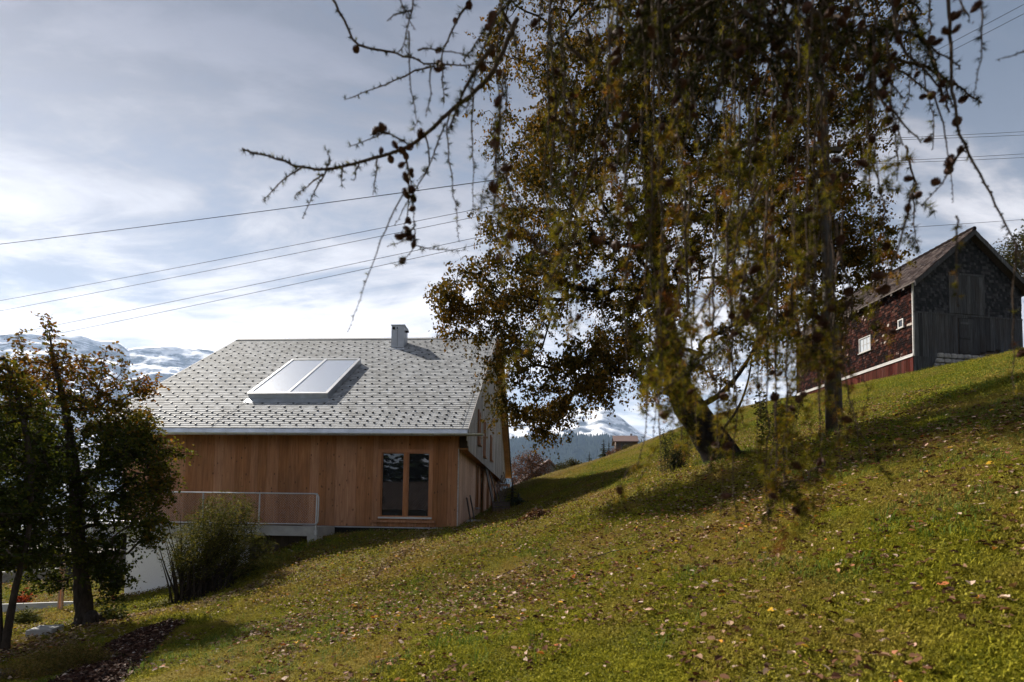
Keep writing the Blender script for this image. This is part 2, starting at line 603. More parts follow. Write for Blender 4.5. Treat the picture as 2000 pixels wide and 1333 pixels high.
def ridge_mesh(sky_pts, r_crest, r_in, r_out, base, n_a=520, n_r=170, seed=1, rough=60, px0=-700, px1=2700):
    """a mountain side whose crest follows measured bearings and elevations"""
    px = np.linspace(px0, px1, n_a)
    skx, sky_ = zip(*sky_pts)
    py = np.interp(px, skx, sky_)
    py = py + (fbm(px / 28.0, px * 0 + 3.1, 4, seed) - 0.5) * 9
    dirs = np.array([tuple(at(a, b, 1.0) - Vector((0, 0, EYE))) for a, b in zip(px, py)])
    hz = np.hypot(dirs[:, 0], dirs[:, 1])
    ux, uy = dirs[:, 0] / hz, dirs[:, 1] / hz
    crest = dirs[:, 2] / hz * r_crest
    t = np.linspace(0, 1, n_r)
    r = np.where(t < 0.8, r_in + (r_crest - r_in) * (t / 0.8), r_crest + (r_out - r_crest) * ((t - 0.8) / 0.2))
    R, A = np.meshgrid(r, np.arange(n_a), indexing='xy')
    X = R * ux[:, None]; Y = R * uy[:, None]
    up = np.clip((R - r_in) / (r_crest - r_in), 0, 1)
    prof = 0.55 * up + 0.45 * up ** 2.2
    Z = base + (crest[:, None] - base) * prof
    dn = np.clip((R - r_crest) / (r_out - r_crest), 0, 1)
    Z = Z - (crest[:, None] - base) * 0.7 * dn
    env = np.sin(np.clip(up, 0, 1) * math.pi) ** 0.6 * (dn < 0.01)
    nz = (fbm(X / 420, Y / 420, 6, seed + 4, 0.55, True) - 0.55)
    Z = Z + nz * rough * 2.2 * env
    n3 = fbm(X / 130, Y / 130 + Z / 60, 5, seed + 9, 0.55)
    Z = Z + (n3 - 0.5) * rough * 1.5 * env
    st = Z / 46.0 + fbm(X / 500, Y / 500, 3, seed + 2) * 3.0
    Z = Z + (np.abs((st % 1.0) - 0.5) - 0.25) * 9.0 * env * np.clip(fbm(X / 300, Y / 300, 3, seed + 7) * 2.2 - 0.6, 0, 1)
    V = np.stack([X, Y, Z], -1).reshape(-1, 3)
    i = np.arange(n_a * n_r).reshape(n_a, n_r)
    Fc = np.stack([i[:-1, :-1], i[1:, :-1], i[1:, 1:], i[:-1, 1:]], -1).reshape(-1, 4)
    return V, Fc, (X, Y, Z)


sm = Mat('snow_on_rock')
geo = sm.n('ShaderNodeNewGeometry')
sepn = sm.n('ShaderNodeSeparateXYZ'); sm.l(geo.outputs['Normal'], sepn.inputs[0])
sepp = sm.n('ShaderNodeSeparateXYZ'); sm.l(geo.outputs['Position'], sepp.inputs[0])
pv = sm.coord('World', (1, 1, 2.2), jitter=False)
pn = sm.noise(pv, 0.016, 8, 0.62)
pn2 = sm.noise(pv, 0.0045, 6, 0.6)
band = sm.n('ShaderNodeTexWave'); band.wave_type = 'BANDS'; band.bands_direction = 'Z'
bm_ = sm.coord('World', (0.25, 0.25, 1), jitter=False)
sm.l(bm_, band.inputs['Vector']); band.inputs['Scale'].default_value = 0.012; band.inputs['Distortion'].default_value = 5.5
band.inputs['Detail'].default_value = 5; band.inputs['Detail Scale'].default_value = 0.02
flat = sm.math('ADD', sepn.outputs['Z'], sm.math('MULTIPLY', sm.math('SUBTRACT', pn, 0.46), 0.75))
str_ = sm.noise(sm.coord('World', (0.35, 0.35, 2.6), jitter=False), 0.010, 7, 0.68, 1.2)
flat = sm.math('SUBTRACT', flat, sm.math('MULTIPLY', sm.maprange(str_, 0.56, 0.72), 0.36))
alt = sm.math('ADD', sepp.outputs['Z'], sm.math('MULTIPLY', sm.math('SUBTRACT', pn2, 0.5), 420.0))
snow_fac = sm.math('MULTIPLY', sm.maprange(flat, 0.66, 0.80), sm.maprange(alt, 120, 420))
rock = sm.ramp(pn, [(0.3, (0.11, 0.115, 0.125)), (0.7, (0.27, 0.275, 0.29))])
sm.set(sm.mix(snow_fac, rock, (0.90, 0.91, 0.94)), 0.8, 0, 0.2)
V, Fc, _ = ridge_mesh([(-700, 640), (-200, 655), (0, 652), (60, 648), (110, 652), (158, 656), (185, 662), (232, 668), (250, 681), (300, 675), (365, 677), (410, 684), (470, 712),
                       (640, 780), (860, 815), (980, 812), (1060, 806), (1130, 798), (1172, 796), (1200, 806), (1245, 838), (1330, 880), (1500, 900), (2700, 930)],
                      3600, 1900, 4300, -60, seed=21, rough=70)
mountain = link('snowy_mountain', np_mesh('snowy_mountain', V, Fc, sm.m, True))
tag(mountain, 'snow covered mountain ridge with rock bands far behind the house', kind='structure')

fm = Mat('forest_floor')
fm.set((0.008, 0.013, 0.010), 1.0, 0, 0.0)
V, Fc, (fX, fY, fZ) = ridge_mesh([(-700, 900), (200, 890), (600, 880), (985, 862), (1060, 856), (1120, 852), (1180, 856), (1240, 866), (1330, 880), (1600, 930), (2700, 960)],
                                 2250, 900, 2600, -70, n_a=300, n_r=90, seed=44, rough=30, px0=300, px1=1900)
fhill = link('forested_hill', np_mesh('forested_hill', V, Fc, fm.m, True))
tag(fhill, 'dark wooded hillside in blue shade below the snow', kind='structure')


def far_forest():
    rng = np.random.default_rng(3)
    pts = np.stack([fX, fY, fZ], -1)
    a0, a1 = int(300 * (920 - 300) / 1600), int(300 * (1360 - 300) / 1600)
    r0, r1 = 30, 80
    n = 9500
    a = rng.uniform(a0, a1, n); r = rng.uniform(r0, r1, n)
    n_edge = 700
    a[:n_edge] = rng.uniform(a0, a1, n_edge); r[:n_edge] = rng.uniform(70, 73, n_edge)
    ia, ir = a.astype(int), r.astype(int)
    fa, fr = (a - ia)[:, None], (r - ir)[:, None]
    P = (pts[ia, ir] * (1 - fr) + pts[ia, ir + 1] * fr) * (1 - fa) + (pts[ia + 1, ir] * (1 - fr) + pts[ia + 1, ir + 1] * fr) * fa
    clear = fbm(P[:, 0] / 90, P[:, 1] / 90, 3, 8)
    P = P[(clear < 0.66) | (np.arange(n) < n_edge)]
    n = len(P)
    H = rng.uniform(14, 27, n); Wd = H * rng.uniform(0.15, 0.21, n)
    k = 6
    ang = np.arange(k) * 2 * math.pi / k
    ring = np.stack([np.cos(ang), np.sin(ang), np.zeros(k)], -1)
    V_, F_ = [], []
    for z0, z1, w in ((0.08, 0.62, 1.0), (0.40, 1.0, 0.66)):
        base = P[:, None] + ring[None] * (Wd * w)[:, None, None] * rng.uniform(0.75, 1.2, (n, k, 1)) + np.array([0, 0, 1.0]) * (H * z0)[:, None, None]
        top = P + np.array([0, 0, 1.0]) * (H * z1)[:, None]
        off = sum(len(q) for q in V_)
        V_.append(np.concatenate([base, top[:, None]], 1).reshape(-1, 3))
        o = off + np.arange(n)[:, None] * (k + 1)
        for j in range(k):
            F_.append(np.concatenate([o + j, o + (j + 1) % k, o + k], 1))
    V_ = np.concatenate(V_); F_ = np.concatenate(F_)
    return V_, F_


fo = Mat('conifer_dark_green')
fo.set(fo.ramp(fo.noise(fo.coord('World', jitter=False), 0.02, 3), [(0.3, (0.010, 0.020, 0.013)), (0.7, (0.024, 0.038, 0.020))]), 0.9, 0, 0.1)
V, Fc = far_forest()
woods = link('spruce_forest', np_mesh('spruce_forest', V, Fc, fo.m))
tag(woods, 'dense spruce forest covering the distant hillside', 'forest', kind='stuff')

# ------------------------------------------------------------------ haze in the valley air
hz = Mat('valley_haze')
hz.nt.nodes.remove(hz.b)
pvn = hz.n('ShaderNodeVolumePrincipled')
pvn.inputs['Color'].default_value = (0.46, 0.66, 1.0, 1)
pvn.inputs['Density'].default_value = 0.000085
pvn.inputs['Anisotropy'].default_value = 0.2
hz.l(pvn.outputs[0], hz.out.inputs['Volume'])
haze = MB().box(-7000, 7000, -7000, 7000, -140, 1330).build('haze', hz.m)
tag(haze, 'thin blue autumn haze in the valley air', 'haze', kind='stuff')

# ------------------------------------------------------------------ the new timber house
HA = math.radians(3.7)
_o = at(893, 1031, 17.1)
house = empty('timber_house', _o, -HA, 'new larch clad house with a grey shingled roof and solar collector', 'house')
HM = Matrix.Translation(_o) @ Matrix.Rotation(-HA, 4, 'Z')
HI = HM.inverted()


def hloc(p):
    return HI @ Vector(p)


EV, EZ, RV, RZ = -0.60, 3.02, 7.80, 8.74          # eave and ridge in house space (depth, height)
TAN = (RZ - EZ) / (RV - EV)
AL, AR = -12.12, 0.36                              # roof ends
rng = random.Random(5)


def roof_z(v):
    return EZ + (v - EV) * TAN if v <= RV else RZ - (v - RV) * TAN


# core walls (dark plaster behind the boards)
MB().box(-11.2, -0.02, 0.12, 15.4, -0.6, 2.94).box(-11.18, 0.26, 0.14, 15.38, 2.56, 3.02).build('wall', dark_plank, house)
gb = MB()
gb.prism([(0.2, 3.02), (RV, RZ - 0.45), (15.4, 3.02)], -11.15, 0.24, axis=0)
gb.build('gable_core', dark_plank, house)

# front boards with the opening for the tall window
W0, W1, WZ0, WZ1 = -2.60, -0.82, 0.26, 2.47
x = -11.2
edges = [x]
while x < -0.3:
    x += rng.choice([0.24, 0.30, 0.34, 0.40])
    edges.append(min(x, 0.0))
if edges[-1] < 0:
    edges.append(0.0)
edges = sorted(set(e for e in edges if not (W0 - 0.09 < e < W0 + 0.09 or W1 - 0.09 < e < W1 + 0.09)) | {W0, W1})
for i in range(len(edges) - 1):
    a, b = edges[i] + 0.002, edges[i + 1] - 0.002
    y0 = rng.uniform(-0.005, 0.004)
    if a >= W0 - 0.01 and b <= W1 + 0.01:
        board('wall_board', facade_wood, house, a, b, y0, 0.11, WZ1, 3.10)
        board('wall_board', facade_wood, house, a, b, y0, 0.11, 0.0, WZ0)
    else:
        board('wall_board', facade_wood, house, a, b, y0, 0.11, 0.0, 3.10)
# near-black plinth paints the shade of the gap below the boards; drip flashing
MB().box(-11.1, -0.1, 0.02, 0.11, -0.9, -0.05).build('plinth', dark_void, house)
MB().box(-5.0, -0.02, -0.03, 0.10, -0.045, -0.012).build('drip_flashing', zinc, house)
MB().box(-0.02, 0.012, -0.012, 0.08, -0.35, 2.5).build('corner_trim', pale_plank, house)

# tall window
win = MB().box(W0, W0 + 0.11, -0.012, 0.10, WZ0, WZ1).box(W1 - 0.10, W1, -0.012, 0.10, WZ0, WZ1)\
    .box(W0 + 0.11, W1 - 0.10, -0.012, 0.10, WZ1 - 0.09, WZ1).box(W0 + 0.11, W1 - 0.10, -0.012, 0.10, WZ0, WZ0 + 0.05)\
    .build('window', frame_wood, house)
wm_ = (W0 + W1) / 2 + 0.02
MB().box(wm_ - 0.055, wm_ + 0.055, 0.0, 0.09, WZ0 + 0.05, WZ1 - 0.09).build('mullion', frame_wood, win)
for a, b in ((W0 + 0.11, wm_ - 0.055), (wm_ + 0.055, W1 - 0.10)):
    MB().box(a, a + 0.035, 0.03, 0.08, WZ0 + 0.09, WZ1 - 0.09).box(b - 0.035, b, 0.03, 0.08, WZ0 + 0.09, WZ1 - 0.09)\
        .box(a, b, 0.031, 0.08, WZ1 - 0.125, WZ1 - 0.09).box(a, b, 0.031, 0.08, WZ0 + 0.05, WZ0 + 0.09).build('sash', frame_wood, win)
    MB().box(a + 0.03, b - 0.03, 0.062, 0.07, WZ0 + 0.08, WZ1 - 0.12).build('pane', window_glass, win)
MB().box(W0 + 0.06, W1 + 0.0, -0.06, 0.0, WZ0 - 0.005, WZ0 + 0.05).build('threshold', alu, win)
MB().box(W0 - 0.18, W1 + 0.09, -0.07, 0.0, WZ0 - 0.13, WZ0 - 0.06).build('sill', facade_wood, win)

# right side wall boards (ground floor)
openings = [(4.35, 4.95, 0.75, 2.42), (5.7, 6.7, 0.0, 2.42), (8.2, 8.9, 0.75, 2.42), (10.1, 10.6, 0.4, 2.42), (11.6, 12.1, 0.4, 2.42), (13.2, 13.7, 0.4, 2.42)]
v = 0.0
while v < 15.3:
    w = rng.choice([0.16, 0.19, 0.22])
    v2 = min(v + w, 15.4)
    op = [o for o in openings if o[0] - 0.04 < (v + v2) / 2 < o[1] + 0.04]
    if op:
        if op[0][2] > 0.1:
            board('wall_board', side_wood, house, -0.02, 0.0, v + 0.002, v2 - 0.002, -0.3, op[0][2])
    else:
        board('wall_board', side_wood, house, -0.02, 0.002, v + 0.002, v2 - 0.002, -0.3, 2.55)
    v = v2
for o in openings:
    w_ = MB().box(-0.03, 0.03, o[0] - 0.03, o[0] + 0.05, o[2], 2.5).box(-0.03, 0.03, o[1] - 0.05, o[1] + 0.03, o[2], 2.5)\
        .box(-0.03, 0.03, o[0] + 0.05, o[1] - 0.05, 2.42, 2.5)
    w_ = w_.build('door' if o[2] < 0.1 else 'window', frame_wood, house)
    MB().box(-0.016, -0.008, o[0] + 0.05, o[1] - 0.05, o[2] + 0.02, 2.42).build('pane', window_glass, w_)
    if o[2] > 0.1:
        MB().box(-0.02, 0.10, o[0] - 0.06, o[1] + 0.06, o[2] - 0.04, o[2]).build('sill', zinc, w_)
# overhanging grey gable cladding
MB().box(-0.02, 0.27, 0.05, 15.4, 2.49, 2.53).build('soffit', orange_wood, house)
gwin = [(2.3, 2.75, 3.0, 4.25), (4.0, 4.45, 2.75, 4.2), (6.6, 7.0, 2.9, 4.0)]
v = -0.52
while v < 15.5:
    w = rng.choice([0.17, 0.20, 0.24, 0.28])
    v2 = min(v + w, 15.55)
    vc = (v + v2) / 2
    z0 = 2.46 + max(0.0, 0.28 - vc) * 0.62
    z1 = min(roof_z(v), roof_z(v2)) - 0.10
    op = [o for o in gwin if o[0] < vc < o[1]]
    if z1 > z0 + 0.05:
        xo = rng.uniform(-0.004, 0.004)
        if op:
            board('gable_board', grey_wood, house, 0.27, 0.30 + xo, v + 0.002, v2 - 0.002, z0, op[0][2])
            board('gable_board', grey_wood, house, 0.27, 0.30 + xo, v + 0.002, v2 - 0.002, op[0][3], z1)
        else:
            board('gable_board', grey_wood, house, 0.27, 0.30 + xo, v + 0.002, v2 - 0.002, z0, z1)
    v = v2
for o in gwin:
    w_ = MB().box(0.24, 0.35, o[0] - 0.03, o[0] + 0.04, o[2], o[3]).box(0.24, 0.35, o[1] - 0.04, o[1] + 0.03, o[2], o[3])\
        .box(0.24, 0.35, o[0] + 0.04, o[1] - 0.04, o[3] - 0.05, o[3]).box(0.24, 0.42, o[0] - 0.06, o[1] + 0.06, o[2] - 0.05, o[2]).build('window', frame_wood, house)
    MB().box(0.262, 0.268, o[0] + 0.04, o[1] - 0.04, o[2], o[3] - 0.05).build('pane', window_glass, w_)
# left gable (hidden from the photograph, plain boards)
MB().prism([(0.0, 2.9), (RV, RZ - 0.4), (15.4, 2.9)], -11.24, -11.2, axis=0).build('gable_panel', grey_wood, house)

# roof decks
ux, uz = 1 / math.hypot(1, TAN), TAN / math.hypot(1, TAN)
SL = (RV - EV) / ux
nz_, ny_ = ux, -uz                                   # upward normal of the front slope in (y, z) = (ny_, nz_)
roof = MB()
th = 0.20


def slab(mb, v0, v1, a0, a1, t_top, t_bot):
    """a plate on the roof plane between depths v0 and v1, from t_top to t_bot along the normal"""
    sgn = 1 if v1 <= RV + 1e-6 else -1
    p = []
    for t in (t_bot, t_top):
        for a, vv in ((a0, v0), (a1, v0), (a1, v1), (a0, v1)):
            p.append((a, vv + (-uz * sgn) * t, roof_z(vv) + ux * t))
    mb.hexa(p)


slab(roof, EV, RV, AL, AR, -0.02, -th)
slab(roof, RV, 2 * RV - EV, AL, AR + 0.26, -0.022, -th)
roof = roof.build('roof', orange_wood, house)
# verge boards
vb = MB()
slab(vb, EV, RV, AR, AR + 0.03, 0.03, -0.26)
vb.build('verge_board', grey_wood, roof)
vb = MB()
slab(vb, RV, 2 * RV - EV, AR + 0.26, AR + 0.30, 0.05, -0.22)
vb.build('verge_board', black_metal, roof)
vb = MB()
slab(vb, EV, RV, AL - 0.03, AL, 0.03, -0.22)
vb.build('verge_board', grey_wood, roof)
# back covering
bk = MB(); slab(bk, RV, 2 * RV - EV, AL, AR + 0.255, 0.02, -0.018); bk.build('back_covering', steel_grey, roof)

# tiles
tile_m = Mat('grey_roof_shingle')
tv = tile_m.noise(tile_m.coord('World', (1, 1, 1), jitter=False), 9, 5, 0.6)
tb = tile_m.noise(tile_m.coord('World', (1, 1, 1), jitter=False), 0.7, 3, 0.6)
tcol = tile_m.ramp(tv, [(0.3, (0.25, 0.26, 0.275)), (0.7, (0.36, 0.37, 0.385))])
tcol = tile_m.mix(tile_m.maprange(tb, 0.4, 0.7, 0.0, 0.45), tcol, (0.19, 0.19, 0.185))
tint = tile_m.math('ADD', tile_m.math('MULTIPLY', tile_m.attr('tint'), 0.6), 0.68)
hsn = tile_m.n('ShaderNodeHueSaturation'); tile_m.l(tint, hsn.inputs['Value']); tile_m.l(tcol, hsn.inputs['Color'])
tile_m.bump(tv, 0.2, 0.003)
tile_m.set(hsn.outputs[0], 0.8, 0, 0.12)
EXP, TW = 0.163, 0.182
nrow = int(SL / EXP)
ncol = int((AR - AL) / TW)
tw = (AR - AL) / ncol
CS0, CS1 = 0.243 * SL, 0.628 * SL                  # collector extent along the slope
CA0, CA1 = -7.78, -4.90


def on_roof(a, s, t):
    """a point of the front slope: along the eave, up the slope, above the plane"""
    return (a, EV + s * ux - uz * t, EZ + s * uz + ux * t)


def tile_pts(a0, a1, s0, s1, tk, lift):
    q = []
    for (tb_, tt_) in ((0.0, 1.0),):
        lo_f, lo_b = lift, 0.0
    return [on_roof(a0, s0, lift), on_roof(a1, s0, lift), on_roof(a1, s1, 0.0), on_roof(a0, s1, 0.0),
            on_roof(a0, s0, lift + tk), on_roof(a1, s0, lift + tk), on_roof(a1, s1, tk), on_roof(a0, s1, tk)]


_rr = np.random.default_rng(8)
tV, tF, tC = [], [], []
n_single = 0
box_f = [(0, 3, 2, 1), (4, 5, 6, 7), (0, 1, 5, 4), (1, 2, 6, 5), (2, 3, 7, 6), (3, 0, 4, 7)]
single_mesh = None
ang_t = math.atan(TAN)
for r_ in range(nrow + 1):
    s0 = r_ * EXP
    s1 = min(s0 + EXP * 1.35, SL + 0.01)
    if s0 > SL - 0.05:
        continue
    sh = (r_ % 2) * 0.5
    for c in range(ncol + 1):
        a0 = AL + (c - sh) * tw
        a1 = a0 + tw
        a0, a1 = max(a0, AL) + 0.002, min(a1, AR) - 0.002
        if a1 - a0 < 0.02:
            continue
        if CA0 - 0.02 < (a0 + a1) / 2 < CA1 + 0.02 and CS0 < s0 and s1 < CS1:
            continue
        j = _rr.normal(0, 0.003)
        if r_ < 4 and n_single < 292 and a1 - a0 > tw * 0.9:
            if single_mesh is None:
                single_mesh = MB().box(-tw / 2 + 0.002, tw / 2 - 0.002, -EXP * 0.66, EXP * 0.66, 0, 0.017).mesh('roof_tile', tile_m.m)
                single_mesh.attributes.new('tint', 'FLOAT', 'FACE').data.foreach_set('value', [0.5] * 6)
            p = on_roof((a0 + a1) / 2, (s0 + s1) / 2 + j, 0.010)
            link('roof_tile', single_mesh, roof, p, (ang_t - 0.075, 0, _rr.normal(0, 0.006)))
            n_single += 1
            continue
        n0 = len(tV) * 8
        tV.append(tile_pts(a0, a1, s0 + j, s1, 0.016, 0.020))
        tF.extend([tuple(i + n0 for i in f) for f in box_f])
        tC.extend([_rr.random()] * 6)
tiles = link('roof_tiles', np_mesh('roof_tiles', np.array(tV).reshape(-1, 3), np.array(tF), tile_m.m, col=tC), roof)
tag(tiles, kind='stuff')
# snow hooks
sg = MB()
for r_ in range(1, nrow - 2):
    s0 = r_ * EXP + 0.05
    step = 3
    if r_ > 8 and r_ % 2:
        continue
    off = (r_ % 2) * 1.5 if r_ <= 8 else (r_ // 2) % step + 0.0
    for c in range(0, ncol // step + 1):
        a = AL + (c * step + off + 0.5) * tw
        if a > AR - 0.1:
            continue
        if CA0 - 0.12 < a < CA1 + 0.12 and CS0 - 0.2 < s0 < CS1 + 0.1:
            continue
        w = 0.026
        sg.hexa([on_roof(a - w, s0, 0.02), on_roof(a + w, s0, 0.02), on_roof(a + w, s0 + 0.09, 0.02), on_roof(a - w, s0 + 0.09, 0.02),
                 on_roof(a - w, s0 - 0.01, 0.066), on_roof(a + w, s0 - 0.01, 0.066), on_roof(a + w * 0.7, s0 + 0.03, 0.06), on_roof(a - w * 0.7, s0 + 0.03, 0.06)])
sgo = sg.build('snow_hooks', black_metal, roof)
tag(sgo, kind='stuff')
# ridge capping
MB().hexa([(AL, RV - 0.20, roof_z(RV - 0.20) + 0.045), (AR, RV - 0.20, roof_z(RV - 0.20) + 0.045), (AR, RV + 0.15, RZ - 0.02), (AL, RV + 0.15, RZ - 0.02),
           (AL, RV - 0.20, roof_z(RV - 0.20) + 0.075), (AR, RV - 0.20, roof_z(RV - 0.20) + 0.075), (AR, RV + 0.06, RZ + 0.085), (AL, RV + 0.06, RZ + 0.085)]).build('ridge_cap', tile_m.m, roof)
# eave flashing, gutter with brackets
ef = MB(); ef.hexa([(AL, EV - 0.03, EZ - 0.135), (AR, EV - 0.03, EZ - 0.135), (AR, EV + 0.1, EZ - 0.1), (AL, EV + 0.1, EZ - 0.1),
                    (AL, EV - 0.015, EZ + 0.0), (AR, EV - 0.015, EZ + 0.0), (AR, EV + 0.1, EZ + 0.06), (AL, EV + 0.1, EZ + 0.06)])
ef.build('eave_flashing', zinc, roof)
gp = [(0.075 * math.cos(t), 0.075 * math.sin(t)) for t in np.linspace(math.pi, 2 * math.pi, 9)]
gp2 = [(0.069 * math.cos(t), 0.069 * math.sin(t)) for t in np.linspace(2 * math.pi, math.pi, 9)]
gut = MB().prism([(EV - 0.10 + y, EZ - 0.145 + z) for y, z in gp + gp2], AL - 0.05, AR + 0.52, axis=0).build('gutter', zinc, roof, smooth_shade=False)
k = 0
a = AL + 0.3
while a < AR + 0.45:
    bp = [(0.083 * math.cos(t), 0.083 * math.sin(t)) for t in np.linspace(math.pi, 2 * math.pi, 9)]
    bp2 = [(0.0755 * math.cos(t), 0.0755 * math.sin(t)) for t in np.linspace(2 * math.pi, math.pi, 9)]
    MB().prism([(EV - 0.10 + y, EZ - 0.145 + z) for y, z in bp + bp2], a, a + 0.025, axis=0).build('gutter_bracket', steel_grey, roof)
    a += 0.655
# lightning conductor along the right verge
MB().tube([on_roof(AR - 0.25, 0.15, 0.07), on_roof(AR - 0.25, SL * 0.5, 0.075), on_roof(AR - 0.25, SL - 0.2, 0.07)], 0.006, 5).build('lightning_wire', wire_mat, roof)
MB().tube([on_roof(CA0 - 0.1, 0.1, 0.06), on_roof(CA0 + 0.0, CS0 - 0.1, 0.06)], 0.006, 5).build('lightning_wire', wire_mat, roof)

# solar collector set into the roof
col_ = MB()
cw, chh = CA1 - CA0, CS1 - CS0


def rbox(mb, a0, a1, s0, s1, t0, t1):
    mb.hexa([on_roof(a0, s0, t0), on_roof(a1, s0, t0), on_roof(a1, s1, t0), on_roof(a0, s1, t0),
             on_roof(a0, s0, t1), on_roof(a1, s0, t1), on_roof(a1, s1, t1), on_roof(a0, s1, t1)])
    return mb


rbox(col_, CA0, CA1, CS0, CS1, 0.0, 0.20)
col_ = col_.build('solar_collector', zinc, roof)
fr = MB()
for a0, a1, s0, s1 in ((CA0 - 0.02, CA0 + 0.09, CS0 - 0.02, CS1 + 0.02), (CA1 - 0.09, CA1 + 0.02, CS0 - 0.02, CS1 + 0.02),
                       (CA0 + 0.09, CA1 - 0.09, CS0 - 0.02, CS0 + 0.09), (CA0 + 0.09, CA1 - 0.09, CS1 - 0.09, CS1 + 0.02),
                       ((CA0 + CA1) / 2 - 0.05, (CA0 + CA1) / 2 + 0.05, CS0 + 0.09, CS1 - 0.09)):
    rbox(fr, a0, a1, s0, s1, 0.2, 0.245)
fr.build('collector_frame', alu, roof)
for a0, a1 in ((CA0 + 0.09, (CA0 + CA1) / 2 - 0.05), ((CA0 + CA1) / 2 + 0.05, CA1 - 0.09)):
    rbox(MB(), a0, a1, CS0 + 0.09, CS1 - 0.09, 0.202, 0.222).build('collector_pane', collector_glass, roof)
rbox(MB(), CA0 - 0.06, CA1 + 0.06, CS0 - 0.36, CS0 - 0.0, 0.02, 0.04).build('collector_apron', zinc, roof)

# chimney
cx0, cx1, cy0, cy1 = -4.24, -3.66, 6.55, 7.15
cz0, cz1 = roof_z(cy0) - 0.1, 8.93
ch = MB().box(cx0, cx1, cy0, cy1, cz0, cz1).build('chimney', steel_grey, roof)
MB().box(cx0 - 0.03, cx1 + 0.03, cy0 - 0.03, cy1 + 0.03, cz1, cz1 + 0.035).build('chimney_cap', zinc, roof)
MB().box(cx0 + 0.275, cx0 + 0.287, cy0 - 0.004, cy0 + 0.01, cz0 + 0.2, cz1 - 0.04).build('chimney_seam', black_metal, roof)
for q in (0.11, 0.27):
    ring_ = MB()
    for rr_ in ((0.06, 0.045),):
        ring_.tube([(cx0 + q, cy0 + 0.005, cz1 - 0.13), (cx0 + q, cy0 - 0.03, cz1 - 0.13)], 0.062, 14)
    ring_.build('vent_collar', zinc if q > 0.2 else black_metal, roof)
    MB().tube([(cx0 + q, cy0 - 0.028, cz1 - 0.13), (cx0 + q, cy0 - 0.033, cz1 - 0.13)], 0.04, 12).build('vent_hole', dark_void, roof)
MB().tube([(cx1 - 0.01, cy0 + 0.25, cz1 - 0.2), (cx1 + 0.14, cy0 + 0.25, cz1 - 0.2)], 0.055, 12).build('vent_pipe', black_metal, roof)
MB().box(cx0 - 0.08, cx1 + 0.08, cy0 - 0.22, cy0, roof_z(cy0 - 0.2) + 0.02, roof_z(cy0 - 0.2) + 0.05).build('chimney_flashing', zinc, roof)

# terrace slab, basement wall, railing
MB().box(-12.2, -3.95, -1.35, -0.02, -0.30, -0.02).box(-4.25, -3.95, -1.34, -0.9, -0.52, -0.30).build('terrace_slab', concrete, house)
MB().box(-10.0, -6.3, -1.15, -0.8, -2.9, -0.30).build('basement_wall', white_render, house)
MB().box(-10.0, -3.9, -0.5, -0.3, -2.9, -0.31).build('recess_wall', dark_plank, house)  # dark wall colour stands for the slab's shadow in the gap below
RVv = -1.42
rail = MB()
zt, zb = 0.95, 0.05
rail.tube([(-12.2, RVv, zt), (-4.02, RVv, zt), (-3.93, RVv, zt - 0.03), (-3.90, RVv, zt - 0.10), (-3.90, RVv, zb + 0.10), (-3.93, RVv, zb + 0.03), (-4.02, RVv, zb), (-12.2, RVv, zb)], 0.021, 8)
rail = rail.build('railing', galv, house, smooth_shade=True)
for pxp in (145, 262, 379, 496, 613):
    a = hloc(at(pxp, 1000, 15.8)).x
    MB().tube([(a, RVv + 0.035, -0.27), (a, RVv + 0.035, zt + 0.02)], 0.022, 8).build('railing_post', galv, rail)
    MB().box(a - 0.05, a + 0.05, RVv + 0.03, RVv + 0.071, -0.26, -0.12).build('post_bracket', galv, rail)
net = MB()
hgt_n = zt - zb - 0.06
a = -12.2 - hgt_n
while a < -4.0:
    for sgn in (1, -1):
        a0, a1 = (a, a + hgt_n) if sgn > 0 else (a + hgt_n, a)
        z0, z1 = zb + 0.03, zt - 0.03
        lo, hi = -12.2, -4.02
        # clip to the rail length
        pts_ = []
        for aa, zz in ((a0, z0), (a1, z1)):
            pts_.append([aa, zz])
        (xa, za), (xb, zb_) = pts_
        def clipx(xa, za, xb, zb_, lim, keep_less):
            ina = xa <= lim if keep_less else xa >= lim
            inb = xb <= lim if keep_less else xb >= lim
            if not ina and not inb:
                return None
            if ina and inb:
                return xa, za, xb, zb_
            t = (lim - xa) / (xb - xa)
            xm, zm = lim, za + (zb_ - za) * t
            return (xa, za, xm, zm) if ina else (xm, zm, xb, zb_)
        g = clipx(xa, za, xb, zb_, hi, True)
        if g:
            g = clipx(*g, lo, False)
        if g:
            net.tube([(g[0], RVv, g[1]), (g[2], RVv, g[3])], 0.0016, 3, cap=False)
    a += 0.075
net.build('wire_net', galv, rail)

# rear porch posts and beam
MB().box(0.02, 0.55, 15.9, 16.05, 2.35, 2.5).build('porch_beam', side_wood, house)
for a, vv in ((0.10, 15.97), (0.48, 15.97), (0.12, 13.9)):
    board('porch_post', side_wood, house, a - 0.04, a + 0.04, vv - 0.04, vv + 0.04, -0.2 + (0.3 if vv < 15 else 0), 2.35 if vv > 15 else 2.45)

# ------------------------------------------------------------------ the old barn
BA = math.radians(8.0)
_b = at(1785, 728, 26.0)
barn = empty('old_barn', _b, BA, 'old weathered barn with red shingled side and grey boarded gable', 'barn')
BM = Matrix.Translation(_b) @ Matrix.Rotation(BA, 4, 'Z')
BW, BD, BE, BR = 6.2, 8.6, 4.55, 7.15               # width, depth, eave height, ridge height
brng = random.Random(12)
BT = (BR - BE) / (BW / 2)


def bz(x):
    return BE + BT * (x if x <= BW / 2 else BW - x)


def bground(x, y):
    w = BM @ Vector((x, y, 0))
    return gz(w.x, w.y) - _b.z


